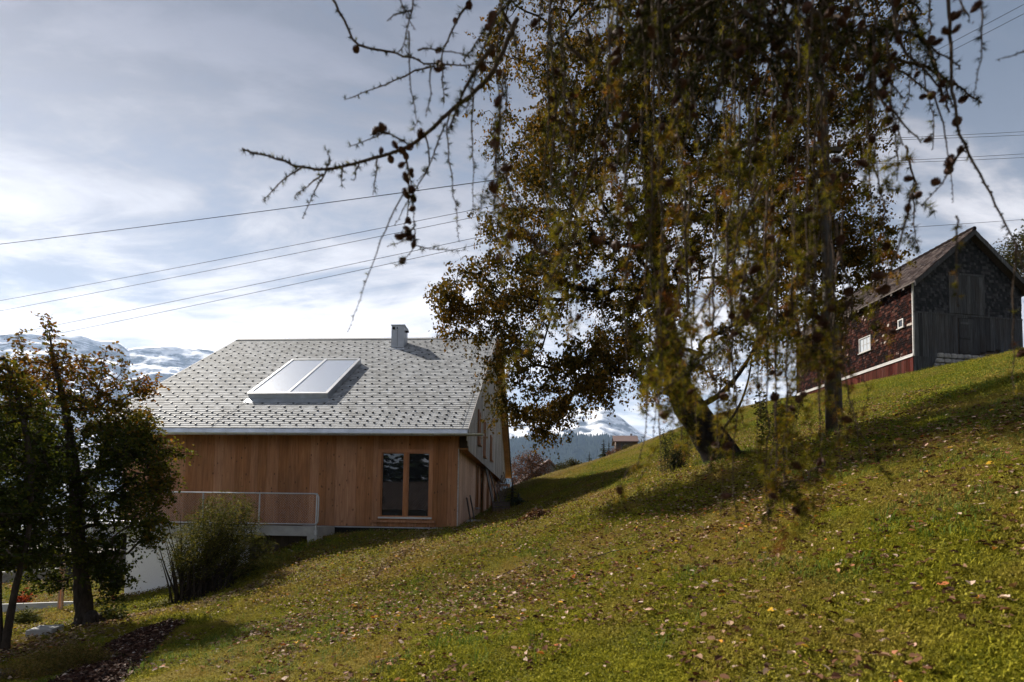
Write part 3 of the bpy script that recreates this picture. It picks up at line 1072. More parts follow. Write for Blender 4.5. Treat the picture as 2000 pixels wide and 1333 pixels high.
MB().box(0.06, BW - 0.06, 0.06, BD, -0.4, BE - 0.05).prism([(0.06, BE - 0.05), (BW - 0.06, BE - 0.05), (BW / 2, BR - 0.1)], 0.06, BD, axis=1).build('wall', dark_plank, barn)

red_m = Mat('red_painted_shingle')
rt = red_m.attr('tint')
worn = red_m.noise(red_m.coord('World', (1, 1, 1), jitter=False), 1.1, 4, 0.6)
rf = red_m.math('ADD', rt, red_m.math('MULTIPLY', red_m.math('SUBTRACT', worn, 0.58), 0.9), True)
rc = red_m.ramp(rf, [(0.1, (0.007, 0.004, 0.004)), (0.45, (0.014, 0.006, 0.005)), (0.75, (0.034, 0.010, 0.007)), (0.95, (0.06, 0.03, 0.024)), (1.0, (0.32, 0.27, 0.24))])
red_m.set(rc, 0.9, 0, 0.03)
gsh_m = Mat('grey_weathered_shingle')
gsh_m.set(gsh_m.ramp(gsh_m.attr('tint'), [(0.0, (0.015, 0.0155, 0.018)), (0.6, (0.028, 0.029, 0.034)), (1.0, (0.06, 0.06, 0.068))]), 0.85, 0, 0.05)


def shingles(name, mat, parent, u0, u1, z0, z1, fn, skip, sw=0.125, ex=0.135, top=None, seed=1):
    """overlapping wall shingles; fn(u, z, out) gives the point, top(u) an upper limit"""
    r = np.random.default_rng(seed)
    V_, F_, C_ = [], [], []
    z = z0; row = 0
    while z < z1:
        u = u0 - sw * r.random()
        while u < u1:
            w = sw * r.uniform(0.7, 1.3)
            a, b = max(u, u0), min(u + w - 0.008, u1)
            uc, zc_ = (a + b) / 2, z + ex / 2
            lim = top(uc) if top else z1
            if b - a > 0.03 and z < lim - 0.05 and not any(s[0] < uc < s[1] and s[2] < zc_ < s[3] for s in skip):
                zt_ = min(z + ex * 1.25, lim)
                zz = z + r.normal(0, 0.009)
                o = r.uniform(0.03, 0.046)
                n0 = len(V_)
                for (zq, oq) in ((zz, 0.004), (zt_, 0.0)):
                    V_ += [fn(a, zq, oq), fn(b, zq, oq)]
                for (zq, oq) in ((zz, o), (zt_, 0.014)):
                    V_ += [fn(a, zq, oq), fn(b, zq, oq)]
                F_ += [(n0 + 4, n0 + 5, n0 + 7, n0 + 6), (n0, n0 + 1, n0 + 5, n0 + 4), (n0, n0 + 4, n0 + 6, n0 + 2), (n0 + 1, n0 + 3, n0 + 7, n0 + 5)]
                C_ += [r.random()] * 4
            u += w
        z += ex; row += 1
    o = link(name, np_mesh(name, np.array(V_), np.array(F_), mat, col=C_), parent)
    tag(o, kind='stuff')
    return o


SK = 0.90
bwins = [(2.55, 3.35, 1.95, 2.75), (0.50, 0.82, 2.45, 2.88), (5.1, 5.6, 1.9, 2.75)]
shingles('side_shingles', red_m.m, barn, 0.0, BD, SK, BE + 0.05, lambda u, z, o: (-o, u, z), [(a - 0.05, b + 0.05, c - 0.05, d + 0.05) for a, b, c, d in bwins], seed=4)
HD = (2.05, 3.95, 3.06, 5.02)
shingles('gable_shingles', gsh_m.m, barn, 0.0, BW, 3.05, BR, lambda u, z, o: (u, -o, z), [(HD[0] - 0.04, HD[1] + 0.04, HD[2] - 0.1, HD[3] + 0.04)], top=lambda u: bz(u) + 0.02, seed=6)
# side skirting
MB().box(-0.07, -0.01, -0.03, BD, SK - 0.10, SK - 0.04).build('sill_trim', pale_plank, barn)
MB().box(-0.055, -0.01, -0.03, BD, SK - 0.03, SK + 0.05).build('sill_trim', pale_plank, barn)
y = 0.0
while y < BD:
    w = brng.choice([0.13, 0.17, 0.21])
    z0 = bground(0, y + w / 2) - 0.05
    board('skirt_plank', barn_red_plank, barn, -0.03 + brng.uniform(-0.008, 0.008), 0.0, y + 0.004, y + w - 0.006, round(z0, 1), SK - 0.08)
    y += w
MB().box(-0.05, 0.03, -0.05, -0.002, SK - 0.1, BE + 0.02).build('corner_post', pale_plank, barn)
for i, (a, b, c, d) in enumerate(bwins):
    f = MB()
    for q in ((a, a + 0.05, c, d), (b - 0.05, b, c, d), (a + 0.05, b - 0.05, c, c + 0.05), (a + 0.05, b - 0.05, d - 0.05, d)):
        f.box(-0.06, 0.05, q[0], q[1], q[2], q[3])
    f = f.build('window', pale_plank, barn)
    nx, nzz = (3, 2) if i == 0 else (1, 1)
    for ix in range(nx):
        for iz in range(nzz):
            pw, ph = (b - a - 0.1) / nx, (d - c - 0.1) / nzz
            y0, z0 = a + 0.05 + ix * pw, c + 0.05 + iz * ph
            MB().box(-0.025, -0.018, y0 + 0.012, y0 + pw - 0.012, z0 + 0.012, z0 + ph - 0.012).build('pane', pale_glass if i != 1 else window_glass, f)
    if i == 0:
        MB().box(-0.035, -0.01, a + 0.05, b - 0.05, (c + d) / 2 - 0.012, (c + d) / 2 + 0.012).build('glazing_bar', pale_plank, f)
        for ix in (1, 2):
            yy = a + 0.05 + ix * (b - a - 0.1) / 3
            MB().box(-0.036, -0.01, yy - 0.011, yy + 0.011, c + 0.05, d - 0.05).build('glazing_bar', pale_plank, f)
    MB().box(-0.10, 0.0, a - 0.05, b + 0.05, c - 0.05, c - 0.01).build('sill', pale_plank, f)
# gable planks
x = 0.0
DR = (2.55, 3.5, 0.9, 2.85)
while x < BW - 0.05:
    w = brng.choice([0.22, 0.27, 0.33])
    x2 = min(x + w, BW)
    z0 = round(bground((x + x2) / 2, 0) - 0.1 + (0.55 if 1.1 < x < 4.6 else 0), 1)
    xc = (x + x2) / 2
    o = brng.uniform(0.0, 0.018)
    if not DR[0] < xc < DR[1]:
        board('gable_plank', barn_plank, barn, x + 0.004, x2 - 0.006, -0.03 - o, 0.02, z0, 3.04)
    else:
        board('gable_plank', barn_plank, barn, x + 0.004, x2 - 0.006, -0.03 - o, 0.02, DR[3] + 0.02, 3.04)
    x = x2
MB().box(0.0, BW, -0.06, -0.05, 2.96, 3.04).build('ledge_board', barn_plank, barn)
dr = MB().box(DR[0] - 0.02, DR[1] + 0.02, 0.0, 0.02, DR[2], DR[3]).build('door', dark_plank, barn)
x = DR[0]
while x < DR[1] - 0.05:
    board('door_plank', barn_plank, dr, x + 0.003, min(x + 0.24, DR[1]) - 0.003, -0.035, -0.002, DR[2], DR[3])
    x += 0.24
for z in (DR[2] + 0.25, (DR[2] + DR[3]) / 2, DR[3] - 0.25):
    board('door_batten', barn_plank, dr, DR[0] + 0.05, DR[0] + 0.62, -0.065, -0.037, z - 0.05, z + 0.05)
# hay loft doors
hd = MB().box(HD[0], HD[1], -0.01, 0.02, HD[2], HD[3]).build('loft_door', dark_plank, barn)
x = HD[0]
while x < HD[1] - 0.05:
    board('door_plank', barn_plank, hd, x + 0.004, min(x + 0.236, HD[1]) - 0.004, -0.06, -0.012, HD[2] + 0.01, HD[3] - 0.01)
    x += 0.2375
for xx in (HD[0] - 0.06, HD[1] + 0.005):
    board('door_jamb', barn_plank, hd, xx, xx + 0.055, -0.07, -0.012, HD[2], HD[3])
board('door_lintel', barn_plank, hd, HD[0] - 0.06, HD[1] + 0.06, -0.075, -0.012, HD[3] + 0.005, HD[3] + 0.1)
# low panel and stone footing
board('foot_panel', barn_plank, barn, 0.12, 0.98, -0.075, -0.05, -0.15, 0.80)
fr_ = random.Random(3)
for row in range(3):
    x = 1.05 + 0.1 * row
    while x < 5.4:
        w = fr_.uniform(0.25, 0.5); h = 0.26
        z0 = bground(1.2, 0) + 0.02 + row * 0.26
        m_ = bpy.data.meshes.new('footing_stone')
        bm = bmesh.new(); bmesh.ops.create_icosphere(bm, subdivisions=2, radius=1)
        for vv in bm.verts:
            p = vv.co
            q = Vector([math.copysign(abs(c) ** 0.55, c) for c in p])
            vv.co = Vector((q.x * w * 0.5, q.y * 0.15, q.z * h * 0.5)) * fr_.uniform(0.93, 1.05)
        bm.to_mesh(m_); bm.free(); m_.materials.append(stone)
        link('footing_stone', m_, barn, (x + w / 2, 0.0, z0 + h / 2))
        x += w
# roof
bt_m = Mat('old_clay_tile')
bt_m.set(bt_m.ramp(bt_m.attr('tint'), [(0.0, (0.014, 0.010, 0.010)), (0.5, (0.034, 0.025, 0.024)), (1.0, (0.075, 0.06, 0.056))]), 0.9, 0, 0.05)
bl, bn = math.hypot(1, BT), None
OH, OF = 0.28, 0.42
broof = MB()
for sgn in (1, -1):
    xs = (-OH, BW / 2) if sgn > 0 else (BW + OH, BW / 2)
    p = []
    for dz in (-0.02, 0.06):
        for xx, yy in ((xs[0], -OF), (xs[1], -OF), (xs[1], BD + 0.4), (xs[0], BD + 0.4)):
            zz = BR - BT * abs(xx - BW / 2)
            p.append((xx, yy, zz + dz))
    broof.hexa(p if sgn > 0 else [p[i] for i in (1, 0, 3, 2, 5, 4, 7, 6)])
broof = broof.build('roof', dark_plank, barn)
V_, F_, C_ = [], [], []
rr_ = np.random.default_rng(9)
for sgn in (1, -1):
    s = 0.0
    slen = (BW / 2 + OH) * bl
    row = 0
    while s < slen - 0.05:
        y = -OF - 0.02
        while y < BD + 0.4:
            w = 0.2
            s1 = min(s + 0.26, slen + 0.02)
            jz = rr_.normal(0, 0.012)
            n0 = len(V_)
            for (sq, lift) in ((s, 0.10 + jz), (s1, 0.075 + jz)):
                for f in (0, 0.5, 1.0):
                    xx = -OH + sq / bl
                    zz = BE - OH * BT + (xx + OH) * BT
                    if sgn < 0:
                        xx = BW - xx
                    hump = 0.035 if f == 0.5 else 0.0
                    V_.append((xx, y + f * (w - 0.004), zz + lift + hump))
            for f in (0, 0.5, 1.0):
                q = V_[n0 + int(f * 2)]
                V_.append((q[0], q[1], q[2] - 0.05))
            F_ += [(n0, n0 + 1, n0 + 4, n0 + 3), (n0 + 1, n0 + 2, n0 + 5, n0 + 4), (n0 + 6, n0 + 7, n0 + 1, n0), (n0 + 7, n0 + 8, n0 + 2, n0 + 1)]
            C_ += [rr_.random()] * 4
            y += w
        s += 0.2; row += 1
bto = link('roof_tiles', np_mesh('roof_tiles', np.array(V_), np.array(F_), bt_m.m, col=C_), broof)
tag(bto, kind='stuff')
y = -OF - 0.03
while y < BD + 0.35:
    MB().tube([(BW / 2, y, BR + 0.09), (BW / 2, y + 0.36, BR + 0.11)], [0.11, 0.125], 8).build('ridge_tile', bt_m.m, broof)
    y += 0.34
for sgn in (1, -1):
    p = []
    for dz in (-0.22, 0.02):
        for xx, yy in ((-OH, -OF - 0.04), (BW / 2 - 0.015, -OF - 0.04), (BW / 2 - 0.015, -OF), (-OH, -OF)):
            zz = BR - BT * abs(xx - BW / 2)
            p.append((xx if sgn > 0 else BW - xx, yy, zz + dz))
    MB().hexa(p).build('verge_board', barn_plank, broof)
for i in range(12):
    yy = 0.2 + i * 0.72
    MB().hexa([(-OH + 0.02, yy, BE - OH * BT - 0.14), (0.0, yy, BE - 0.14), (0.0, yy + 0.09, BE - 0.14), (-OH + 0.02, yy + 0.09, BE - OH * BT - 0.14),
               (-OH + 0.02, yy, BE - OH * BT - 0.03), (0.0, yy, BE - 0.03), (0.0, yy + 0.09, BE - 0.03), (-OH + 0.02, yy + 0.09, BE - OH * BT - 0.03)]).build('rafter_tail', dark_plank, broof)

# ------------------------------------------------------------------ utility pole and cables
pole_b = ground_at(1625, 852)
pole_b = Vector((at(1625, 852, 12.3).x, 12.3, gz(at(1625, 852, 12.3).x, 12.3)))
pole_t = at(1607, 190, 12.3)
pole = empty('utility_pole', pole_b, 0, 'tall wooden utility pole standing in front of the red barn', 'pole')
pole_wood = wood_mat('pole_wood', [(0.2, (0.012, 0.010, 0.008)), (0.6, (0.035, 0.028, 0.023)), (0.9, (0.075, 0.062, 0.052))], var=0.1, knots=False)
PH = pole_t.z - pole_b.z
tops = pole_t - pole_b
MB().tube([(0, 0, -0.4), tuple(tops * 0.5), tuple(tops)], [0.125, 0.11, 0.095], 12).build('shaft', pole_wood, pole, smooth_shade=True)
MB().tube([(0.22, 0.10, -0.3), (0.20, 0.08, 0.9), (0.13, 0.05, 2.6)], [0.085, 0.085, 0.075], 10).build('foot_stake', pole_wood, pole, smooth_shade=True)
arms = []
for py_, half in ((300, 0.34), (345, 0.34)):
    c = at(1609, py_, 12.3) - pole_b
    MB().box(c.x - half, c.x + half, c.y - 0.16, c.y - 0.07, c.z - 0.05, c.z + 0.05).build('crossarm', pole_wood, pole)
    for sx in (-1, 1):
        q = Vector((c.x + sx * (half - 0.05), c.y - 0.115, c.z + 0.05))
        MB().tube([q, q + Vector((0, 0, 0.1)), q + Vector((0, 0, 0.12)), q + Vector((0, 0, 0.19))], [0.012, 0.035, 0.05, 0.03], 8).build('insulator', ceramic, pole, smooth_shade=True)
        arms.append(pole_b + q + Vector((0, 0, 0.16)))


def cable(p0, p1, sag, r, label, name='cable', group='power cables strung across the sky'):
    pts = []
    for i in range(25):
        t = i / 24
        p = p0.lerp(p1, t); p.z -= 4 * sag * t * (1 - t)
        pts.append(p)
    o = MB().tube(pts, r, 5).build(name, wire_mat, None)
    return tag(o, label, 'cable', group)


words_l = ['second highest cable left of the birch, crossing the clouds', 'third cable from the top, left of the birch',
           'fourth cable from the top, left of the birch, over the mountain', 'lowest cable left of the birch, just above the house chimney']
lefts = [(587, 430), (610, 448), (664, 487), (684, 500)]
order = [arms[0], arms[1], arms[2], arms[3]]
rights = [(258,), (269,), (299,), (311,)]
words_r = ['highest of the four cables right of the larch twigs', 'second of the four cables right of the larch twigs',
           'third of the four cables right of the larch twigs', 'lowest of the four cables above the barn ridge']
for i in range(4):
    far = at(-500, lefts[i][0] + 500 * 0.172, 30.0)
    cable(order[i], far, 0.22, 0.007, words_l[i])
    cable(order[i], at(2500, rights[i][0] - 45, 26.0), 0.2, 0.0055, words_r[i])
cable(at(1606, 262, 12.25), at(-500, 530, 30.0), 0.25, 0.011, 'thick topmost cable crossing the cloudy sky left of the birch')
for i, (a, b) in enumerate(((210, -25), (222, 0))):
    cable(at(1607, a, 12.2), at(2400, b - 190, 9.0), 0.1, 0.005, ['upper of the two steep cables in the top right corner', 'lower of the two steep cables in the top right corner'][i])
cable(at(1608, 455, 12.2), at(2400, 388, 30), 0.15, 0.006, 'thin low cable passing just above the barn ridge')

# ------------------------------------------------------------------ things along the side wall and on the slope


def houseworld(a, v, z):
    return HM @ Vector((a, v, z))


def leaning_plank(name, v, base_a, h, w, tilt, label, cat='plank', mat=dark_plank, group=None, dz=0.0, lean=0.0):
    p = houseworld(base_a, v, 0)
    z = gz(p.x, p.y) - 0.03 + dz
    o = MB().box(-0.02, 0.02, -w / 2, w / 2, 0, h).build(name, mat, None)
    o.location = (p.x, p.y, z)
    o.rotation_euler = (lean, -tilt, -HA)
    return tag(o, label, cat, group)


leaning_plank('plank', 1.25, 0.27, 0.95, 0.16, 0.18, 'short dark plank leaning on the side wall nearest the house corner')
leaning_plank('plank', 1.75, 0.33, 0.98, 0.12, 0.18, 'short greyish plank leaning beside the one at the house corner', lean=0.12)
leaning_plank('door_panel', 6.0, 0.62, 2.35, 0.85, 0.22, 'tall dark wooden panel leaning on the side wall by the doorway', 'panel')
leaning_plank('plank', 6.9, 0.75, 2.0, 0.22, 0.3, 'long dark plank leaning next to the tall panel', lean=-0.2)
for i in range(8):
    leaning_plank('fence_paling', 8.4 + i * 0.62, 0.72, 1.15 + 0.05 * (i % 3), 0.13, 0.3, ['nearest', 'second', 'third', 'fourth', 'fifth', 'sixth', 'seventh', 'farthest'][i] + ' dark wooden paling of the row leaning along the side wall', 'paling',
                  group='palings leaning along the side wall', lean=-0.25)
pb = ground_at(905, 1022)
st = MB().box(-0.35, 0.35, -0.18, 0.18, -0.05, 0.1).build('stone_step', concrete, None, bevel=0.02)
pq = houseworld(0.45, 1.4, 0); st.location = (pq.x, pq.y, gz(pq.x, pq.y)); tag(st, 'flat concrete step beside the leaning short planks', 'step')
cr = empty('wooden_crate', houseworld(1.3, 14.2, 0), 0.1, 'slatted wooden crate at the far end of the side wall', 'crate')
_cp2 = ground_at(978, 1001)
cr.location = (_cp2.x, _cp2.y, _cp2.z)
cr.scale = (0.45, 0.6, 0.5)
for i in range(4):
    board('slat', dark_plank, cr, -0.75, 0.75, -0.4, -0.375, 0.05 + i * 0.2, 0.2 + i * 0.2)
    board('slat', dark_plank, cr, -0.75, -0.725, -0.37, 0.37, 0.05 + i * 0.2, 0.2 + i * 0.2)
    board('slat', dark_plank, cr, 0.725, 0.75, -0.37, 0.37, 0.05 + i * 0.2, 0.2 + i * 0.2)
for sx in (-1, 1):
    for sy in (-1, 1):
        board('corner_post', dark_plank, cr, sx * 0.69 - 0.03, sx * 0.69 + 0.03, sy * 0.34 - 0.03, sy * 0.34 + 0.03, 0, 0.86)

# ------------------------------------------------------------------ lower garden on the left
def gpt(px, py, Y):
    p = at(px, py, Y)
    return Vector((p.x, p.y, gz(p.x, p.y)))


# retaining wall behind the lawn
w0, w1 = at(-260, 1172, 20.5), at(118, 1142, 24.5)
for _w, _h in ((w0, 0.42), (w1, 0.5)):
    _w.z = gz(_w.x, _w.y) + _h
rw = MB()
n = (w1 - w0).cross(Vector((0, 0, 1))).normalized() * 0.25
zb0, zb1 = w0.z - 1.5, w1.z - 1.8
rw.hexa([(w0.x, w0.y, zb0), (w1.x, w1.y, zb1), (w1.x - n.x, w1.y - n.y, zb1), (w0.x - n.x, w0.y - n.y, zb0),
         (w0.x, w0.y, w0.z + 0.05), (w1.x, w1.y, w1.z), (w1.x - n.x, w1.y - n.y, w1.z), (w0.x - n.x, w0.y - n.y, w0.z + 0.05)])
rwo = rw.build('garden_wall', stone, None)
tag(rwo, 'low garden wall with pale coping behind the lower lawn', 'wall')
cp = MB()
cp.hexa([(w0.x, w0.y, w0.z + 0.05), (w1.x, w1.y, w1.z), (w1.x - n.x, w1.y - n.y, w1.z), (w0.x - n.x, w0.y - n.y, w0.z + 0.05),
         (w0.x, w0.y, w0.z + 0.12), (w1.x, w1.y, w1.z + 0.07), (w1.x - n.x, w1.y - n.y, w1.z + 0.07), (w0.x - n.x, w0.y - n.y, w0.z + 0.12)])
cp.build('coping', concrete, rwo)
# lawn edging
e0, e1 = at(-200, 1186, 17.2), at(160, 1190, 16.6)
for _w in (e0, e1):
    _w.z = gz(_w.x, _w.y) + 0.10
eg = MB()
for (a, b) in ((e0, e1),):
    d = Vector((-(b - a).y, (b - a).x, 0)).normalized() * 0.14
    eg.hexa([(a.x, a.y, a.z - 1.2), (b.x, b.y, b.z - 1.2), (b.x + d.x, b.y + d.y, b.z - 1.2), (a.x + d.x, a.y + d.y, a.z - 1.2),
             (a.x, a.y, a.z + 0.03), (b.x, b.y, b.z + 0.03), (b.x + d.x, b.y + d.y, b.z + 0.03), (a.x + d.x, a.y + d.y, a.z + 0.03)])
eg = eg.build('lawn_edging', concrete, None)
tag(eg, 'long concrete edging along the front of the lower lawn', 'edging')
# concrete block step
sb = ground_at(86, 1243, y0=5)
blk = MB().box(-0.20, 0.20, -0.22, 0.30, -0.5, 0.15).build('concrete_block', concrete, None, bevel=0.012, loc=(sb.x, sb.y, sb.z), rot=(0, 0, 0.35))
tag(blk, 'pale concrete block step in the grass left of the tree trunk', 'block')
# wooden double post
dp = at(119, 1165, 15.4)
post = empty('garden_post', (dp.x, dp.y, gz(dp.x, dp.y)), 0.2, 'pale square wooden double post standing on the lower lawn', 'post')
pz = at(119, 1105, 15.4).z - post.location.z
board('upright', side_wood, post, -0.06, -0.015, -0.03, 0.03, -0.2, pz)
board('upright', side_wood, post, 0.02, 0.06, -0.03, 0.03, -0.2, pz + 0.05)
# rusty hen silhouette, a thick steel cut-out
hp = at(223, 1184, 15.6)
hen = MB().prism([(-0.10, 0.0), (0.06, 0.0), (0.12, 0.14), (0.13, 0.30), (0.07, 0.33), (0.0, 0.27), (-0.05, 0.32), (-0.09, 0.40), (-0.15, 0.44),
                  (-0.17, 0.40), (-0.23, 0.37), (-0.18, 0.34), (-0.20, 0.28), (-0.15, 0.24), (-0.13, 0.14)], -0.01, 0.01, axis=1).build('steel_hen', rust, None, loc=(hp.x, hp.y, hp.z), rot=(0, 0, -0.2))
hen.scale = (0.72, 0.72, 0.72)
hen.location.z = gz(hp.x, hp.y) - 0.01
tag(hen, 'small rusty steel hen silhouette on the lawn by the white basement wall', 'ornament')
# dark boarded shed and slatted building behind the lawn
sp = at(60, 1150, 27.0)
shed = empty('garden_shed', (sp.x, sp.y, sp.z - 0.6), 0.25, 'dark vertical boarded shed behind the garden wall', 'shed')
MB().box(-6.0, 2.4, 0.05, 4, 0, 2.2).prism([(-6.3, 2.2), (2.7, 2.2), (2.7, 2.35), (-6.3, 2.9)], -0.4, 4.3).build('wall', dark_plank, shed)
x = -6.0
while x < 2.4:
    board('wall_board', barn_plank, shed, x + 0.005, x + 0.195, -0.01 - 0.01 * random.random(), 0.05, 0, 2.2)
    x += 0.2
sp = at(215, 1160, 33.0)
slb = empty('slatted_building', (sp.x, sp.y, sp.z - 2), 0.12, 'pale slatted building glimpsed between the tree trunk and the white wall', 'building')
MB().box(-5, 1.2, 0.05, 5, 0, 5.4).build('wall', stone, slb)
for i in range(22):
    board('slat', concrete, slb, -5, 1.2, -0.06, 0.02, 2.6 + i * 0.125, 2.6 + i * 0.125 + 0.07)
MB().prism([(-5.4, 5.4), (1.6, 5.4), (-1.9, 7.2)], -0.4, 5.4).build('roof', steel_grey, slb)

# ------------------------------------------------------------------ far houses beyond the crest
far_grey = plain('far_grey_boards', (0.16, 0.16, 0.17), 0.9)
far_brown = plain('far_brown_boards', (0.06, 0.035, 0.025), 0.9)
far_roof = plain('far_brown_roof', (0.10, 0.06, 0.055), 0.8)
far_dark = plain('far_dark_window', (0.02, 0.02, 0.022), 0.4)
fp = at(1070, 946, 62.0)
fh = empty('gable_cottage', fp, 0.15, 'small grey gabled cottage beside the reddish round tree', 'cottage')
MB().box(-2.6, 2.6, 0, 6, -3, 0.2).prism([(-2.6, 0.2), (2.6, 0.2), (0, 2.6)], 0, 6).build('wall', far_grey, fh)
for sx in (-1, 1):
    MB().hexa([(0, -0.5, 2.62), (sx * 3.3, -0.5, -0.28), (sx * 3.3, 6.4, -0.28), (0, 6.4, 2.62), (0, -0.5, 2.85), (sx * 3.3, -0.5, -0.05), (sx * 3.3, 6.4, -0.05), (0, 6.4, 2.85)]).build('roof', far_roof, fh)
wf = MB().box(-0.45, 0.45, -0.06, 0.02, -0.6, 0.45).build('window', far_dark, fh)
MB().box(-0.03, 0.03, -0.09, -0.06, -0.6, 0.45).build('glazing_bar', far_grey, wf)
fp = at(1222, 873, 80.0)
ch2 = empty('alpine_chalet', fp, -0.12, 'dark brown chalet with balcony on the crest behind the firs', 'chalet')
MB().box(-2.6, 3.2, 0, 6, -3, 1.4).prism([(0, 1.4), (6, 1.4), (3, 3.0)], -2.6, 3.2, axis=0).build('wall', far_brown, ch2)
MB().hexa([(-3.3, -1.0, 1.2), (3.4, -1.0, 1.2), (3.4, 3, 3.3), (-3.3, 3, 3.3), (-3.3, -1.0, 1.4), (3.4, -1.0, 1.4), (3.4, 3, 3.5), (-3.3, 3, 3.5)]).hexa(
    [(-3.3, 3, 3.3), (3.4, 3, 3.3), (3.4, 7, 1.2), (-3.3, 7, 1.2), (-3.3, 3, 3.5), (3.4, 3, 3.5), (3.4, 7, 1.4), (-3.3, 7, 1.4)]).build('roof', far_roof, ch2)
bal = MB().box(-3.2, 1.4, -0.9, -0.02, -0.75, -0.6).box(-3.2, 1.4, -0.9, -0.82, 0.1, 0.2).build('balcony', far_brown, ch2)
for i in range(15):
    board('baluster', far_brown, bal, -3.15 + i * 0.31, -3.05 + i * 0.31, -0.88, -0.84, -0.6, 0.1)
for xx in (-2.2, -1.0, 0.2):
    MB().box(xx - 0.3, xx + 0.3, -0.05, 0.02, 0.0, 0.95).build('window', far_dark, ch2)
MB().box(1.5, 2.1, 3.2, 3.8, 2.6, 4.1).build('chimney', far_grey, ch2)
ch2.scale = (0.55, 0.55, 0.55)

# neighbour's tiled house behind the camera, seen mirrored in the tall window
nb = empty('neighbour_house', (-15.5, -15.0, 0.2), 0.10, 'tiled house of the neighbour mirrored in the tall window', 'house')
MB().box(-5, 5, -4, 4, -1.5, 2.4).prism([(-4, 2.4), (4, 2.4), (0, 4.7)], -5, 5, axis=0).build('wall', plain('neighbour_plaster', (0.10, 0.09, 0.085), 0.9), nb)
V_, F_, C_ = [], [], []
for sgn in (1, -1):
    for r_ in range(22):
        for c in range(44):
            s0, s1 = r_ * 0.25, r_ * 0.25 + 0.30
            x0 = -5.4 + c * 0.246
            n0 = len(V_)
            for s, l in ((s0, 0.10), (s1, 0.06)):
                for f in (0, 0.5, 1):
                    V_.append((x0 + f * 0.24, sgn * (4.7 - s * 0.866), 2.1 + s * 0.5 + l + (0.05 if f == 0.5 else 0)))
            F_ += [(n0, n0 + 1, n0 + 4, n0 + 3), (n0 + 1, n0 + 2, n0 + 5, n0 + 4)]
            C_ += [RNG.random() * 0.5 + 0.5] * 2
nbt = link('roof', np_mesh('roof', np.array(V_), np.array(F_), bt_m.m, col=C_), nb)

# ------------------------------------------------------------------ vegetation tools


def frusta(P0, P1, R0, R1, k=5):
    """tapered tubes between point pairs, as arrays"""
    P0, P1 = np.asarray(P0, float), np.asarray(P1, float)
    d = P1 - P0
    L = np.linalg.norm(d, axis=1, keepdims=True); L[L < 1e-9] = 1e-9
    d = d / L
    ref = np.where(np.abs(d[:, :1]) < 0.8, np.array([[1.0, 0, 0]]), np.array([[0, 1.0, 0]]))
    u = ref - d * (ref * d).sum(1, keepdims=True)
    u /= np.linalg.norm(u, axis=1, keepdims=True)
    w = np.cross(d, u)
    ang = np.arange(k) * 2 * math.pi / k
    ring = u[:, None] * np.cos(ang)[None, :, None] + w[:, None] * np.sin(ang)[None, :, None]
    A = P0[:, None] + ring * np.asarray(R0)[:, None, None]
    B = (P1 + d * 0.3 * np.asarray(R1)[:, None])[:, None] + ring * np.asarray(R1)[:, None, None]
    V_ = np.concatenate([A, B], 1).reshape(-1, 3)
    o = (np.arange(len(P0)) * 2 * k)[:, None]
    j = np.arange(k)[None]
    j2 = (j + 1) % k
    F_ = np.stack([o + j, o + j2, o + k + j2, o + k + j], -1).reshape(-1, 4)
    return V_, F_


def grow(trunk, targets, rng, bend=0.12, r_tip=0.006, power=0.45, seg=3, pull=0.0):
    """connect crown points to a trunk polyline, nearer points first; returns branch segments with pipe-model radii"""
    N = [np.array(p[0], float) for p in trunk]
    par = [-1] + list(range(len(trunk) - 1))
    base_r = [p[1] for p in trunk]
    T = np.asarray(targets, float)
    tp = np.array(N)
    dmin = np.linalg.norm(T[:, None] - tp[None], axis=2).min(1)
    order_ = np.argsort(dmin)
    nodes = np.array(N)
    depth = np.zeros(len(N))
    leaf_nodes = []
    for i in order_:
        t = T[i]
        dv = t - nodes
        dist = np.linalg.norm(dv, axis=1)
        cost = dist + depth * 0.12 + np.maximum(0, nodes[:, 2] - t[2]) * pull
        j = int(np.argmin(cost))
        p0 = nodes[j]
        L = dist[j]
        prev = j
        new = []
        side = rng.normal(0, 1, 3) * bend * L
        n_s = seg if L > 0.35 else 1
        for s in range(1, n_s + 1):
            f = s / n_s
            q = p0 + (t - p0) * f + side * math.sin(math.pi * f) + np.array([0, 0, bend * 0.8 * L * math.sin(math.pi * f)])
            new.append(q)
        for q in new:
            nodes = np.vstack([nodes, q])
            par.append(prev); depth = np.append(depth, depth[prev] + np.linalg.norm(q - nodes[prev]))
            prev = len(nodes) - 1
        leaf_nodes.append(prev)
    n = len(nodes)
    cnt = np.zeros(n)
    for l in leaf_nodes:
        cnt[l] += 1
    for i in range(n - 1, 0, -1):
        if par[i] >= 0:
            cnt[par[i]] += cnt[i]
    R = r_tip * np.maximum(cnt, 1) ** power
    nt = len(trunk)
    ch = np.arange(nt, n)
    p = np.array(par)[ch]
    return nodes[p], nodes[ch], np.minimum(np.where(p < nt, R[ch] * 1.05, R[p]), 0.5), R[ch]


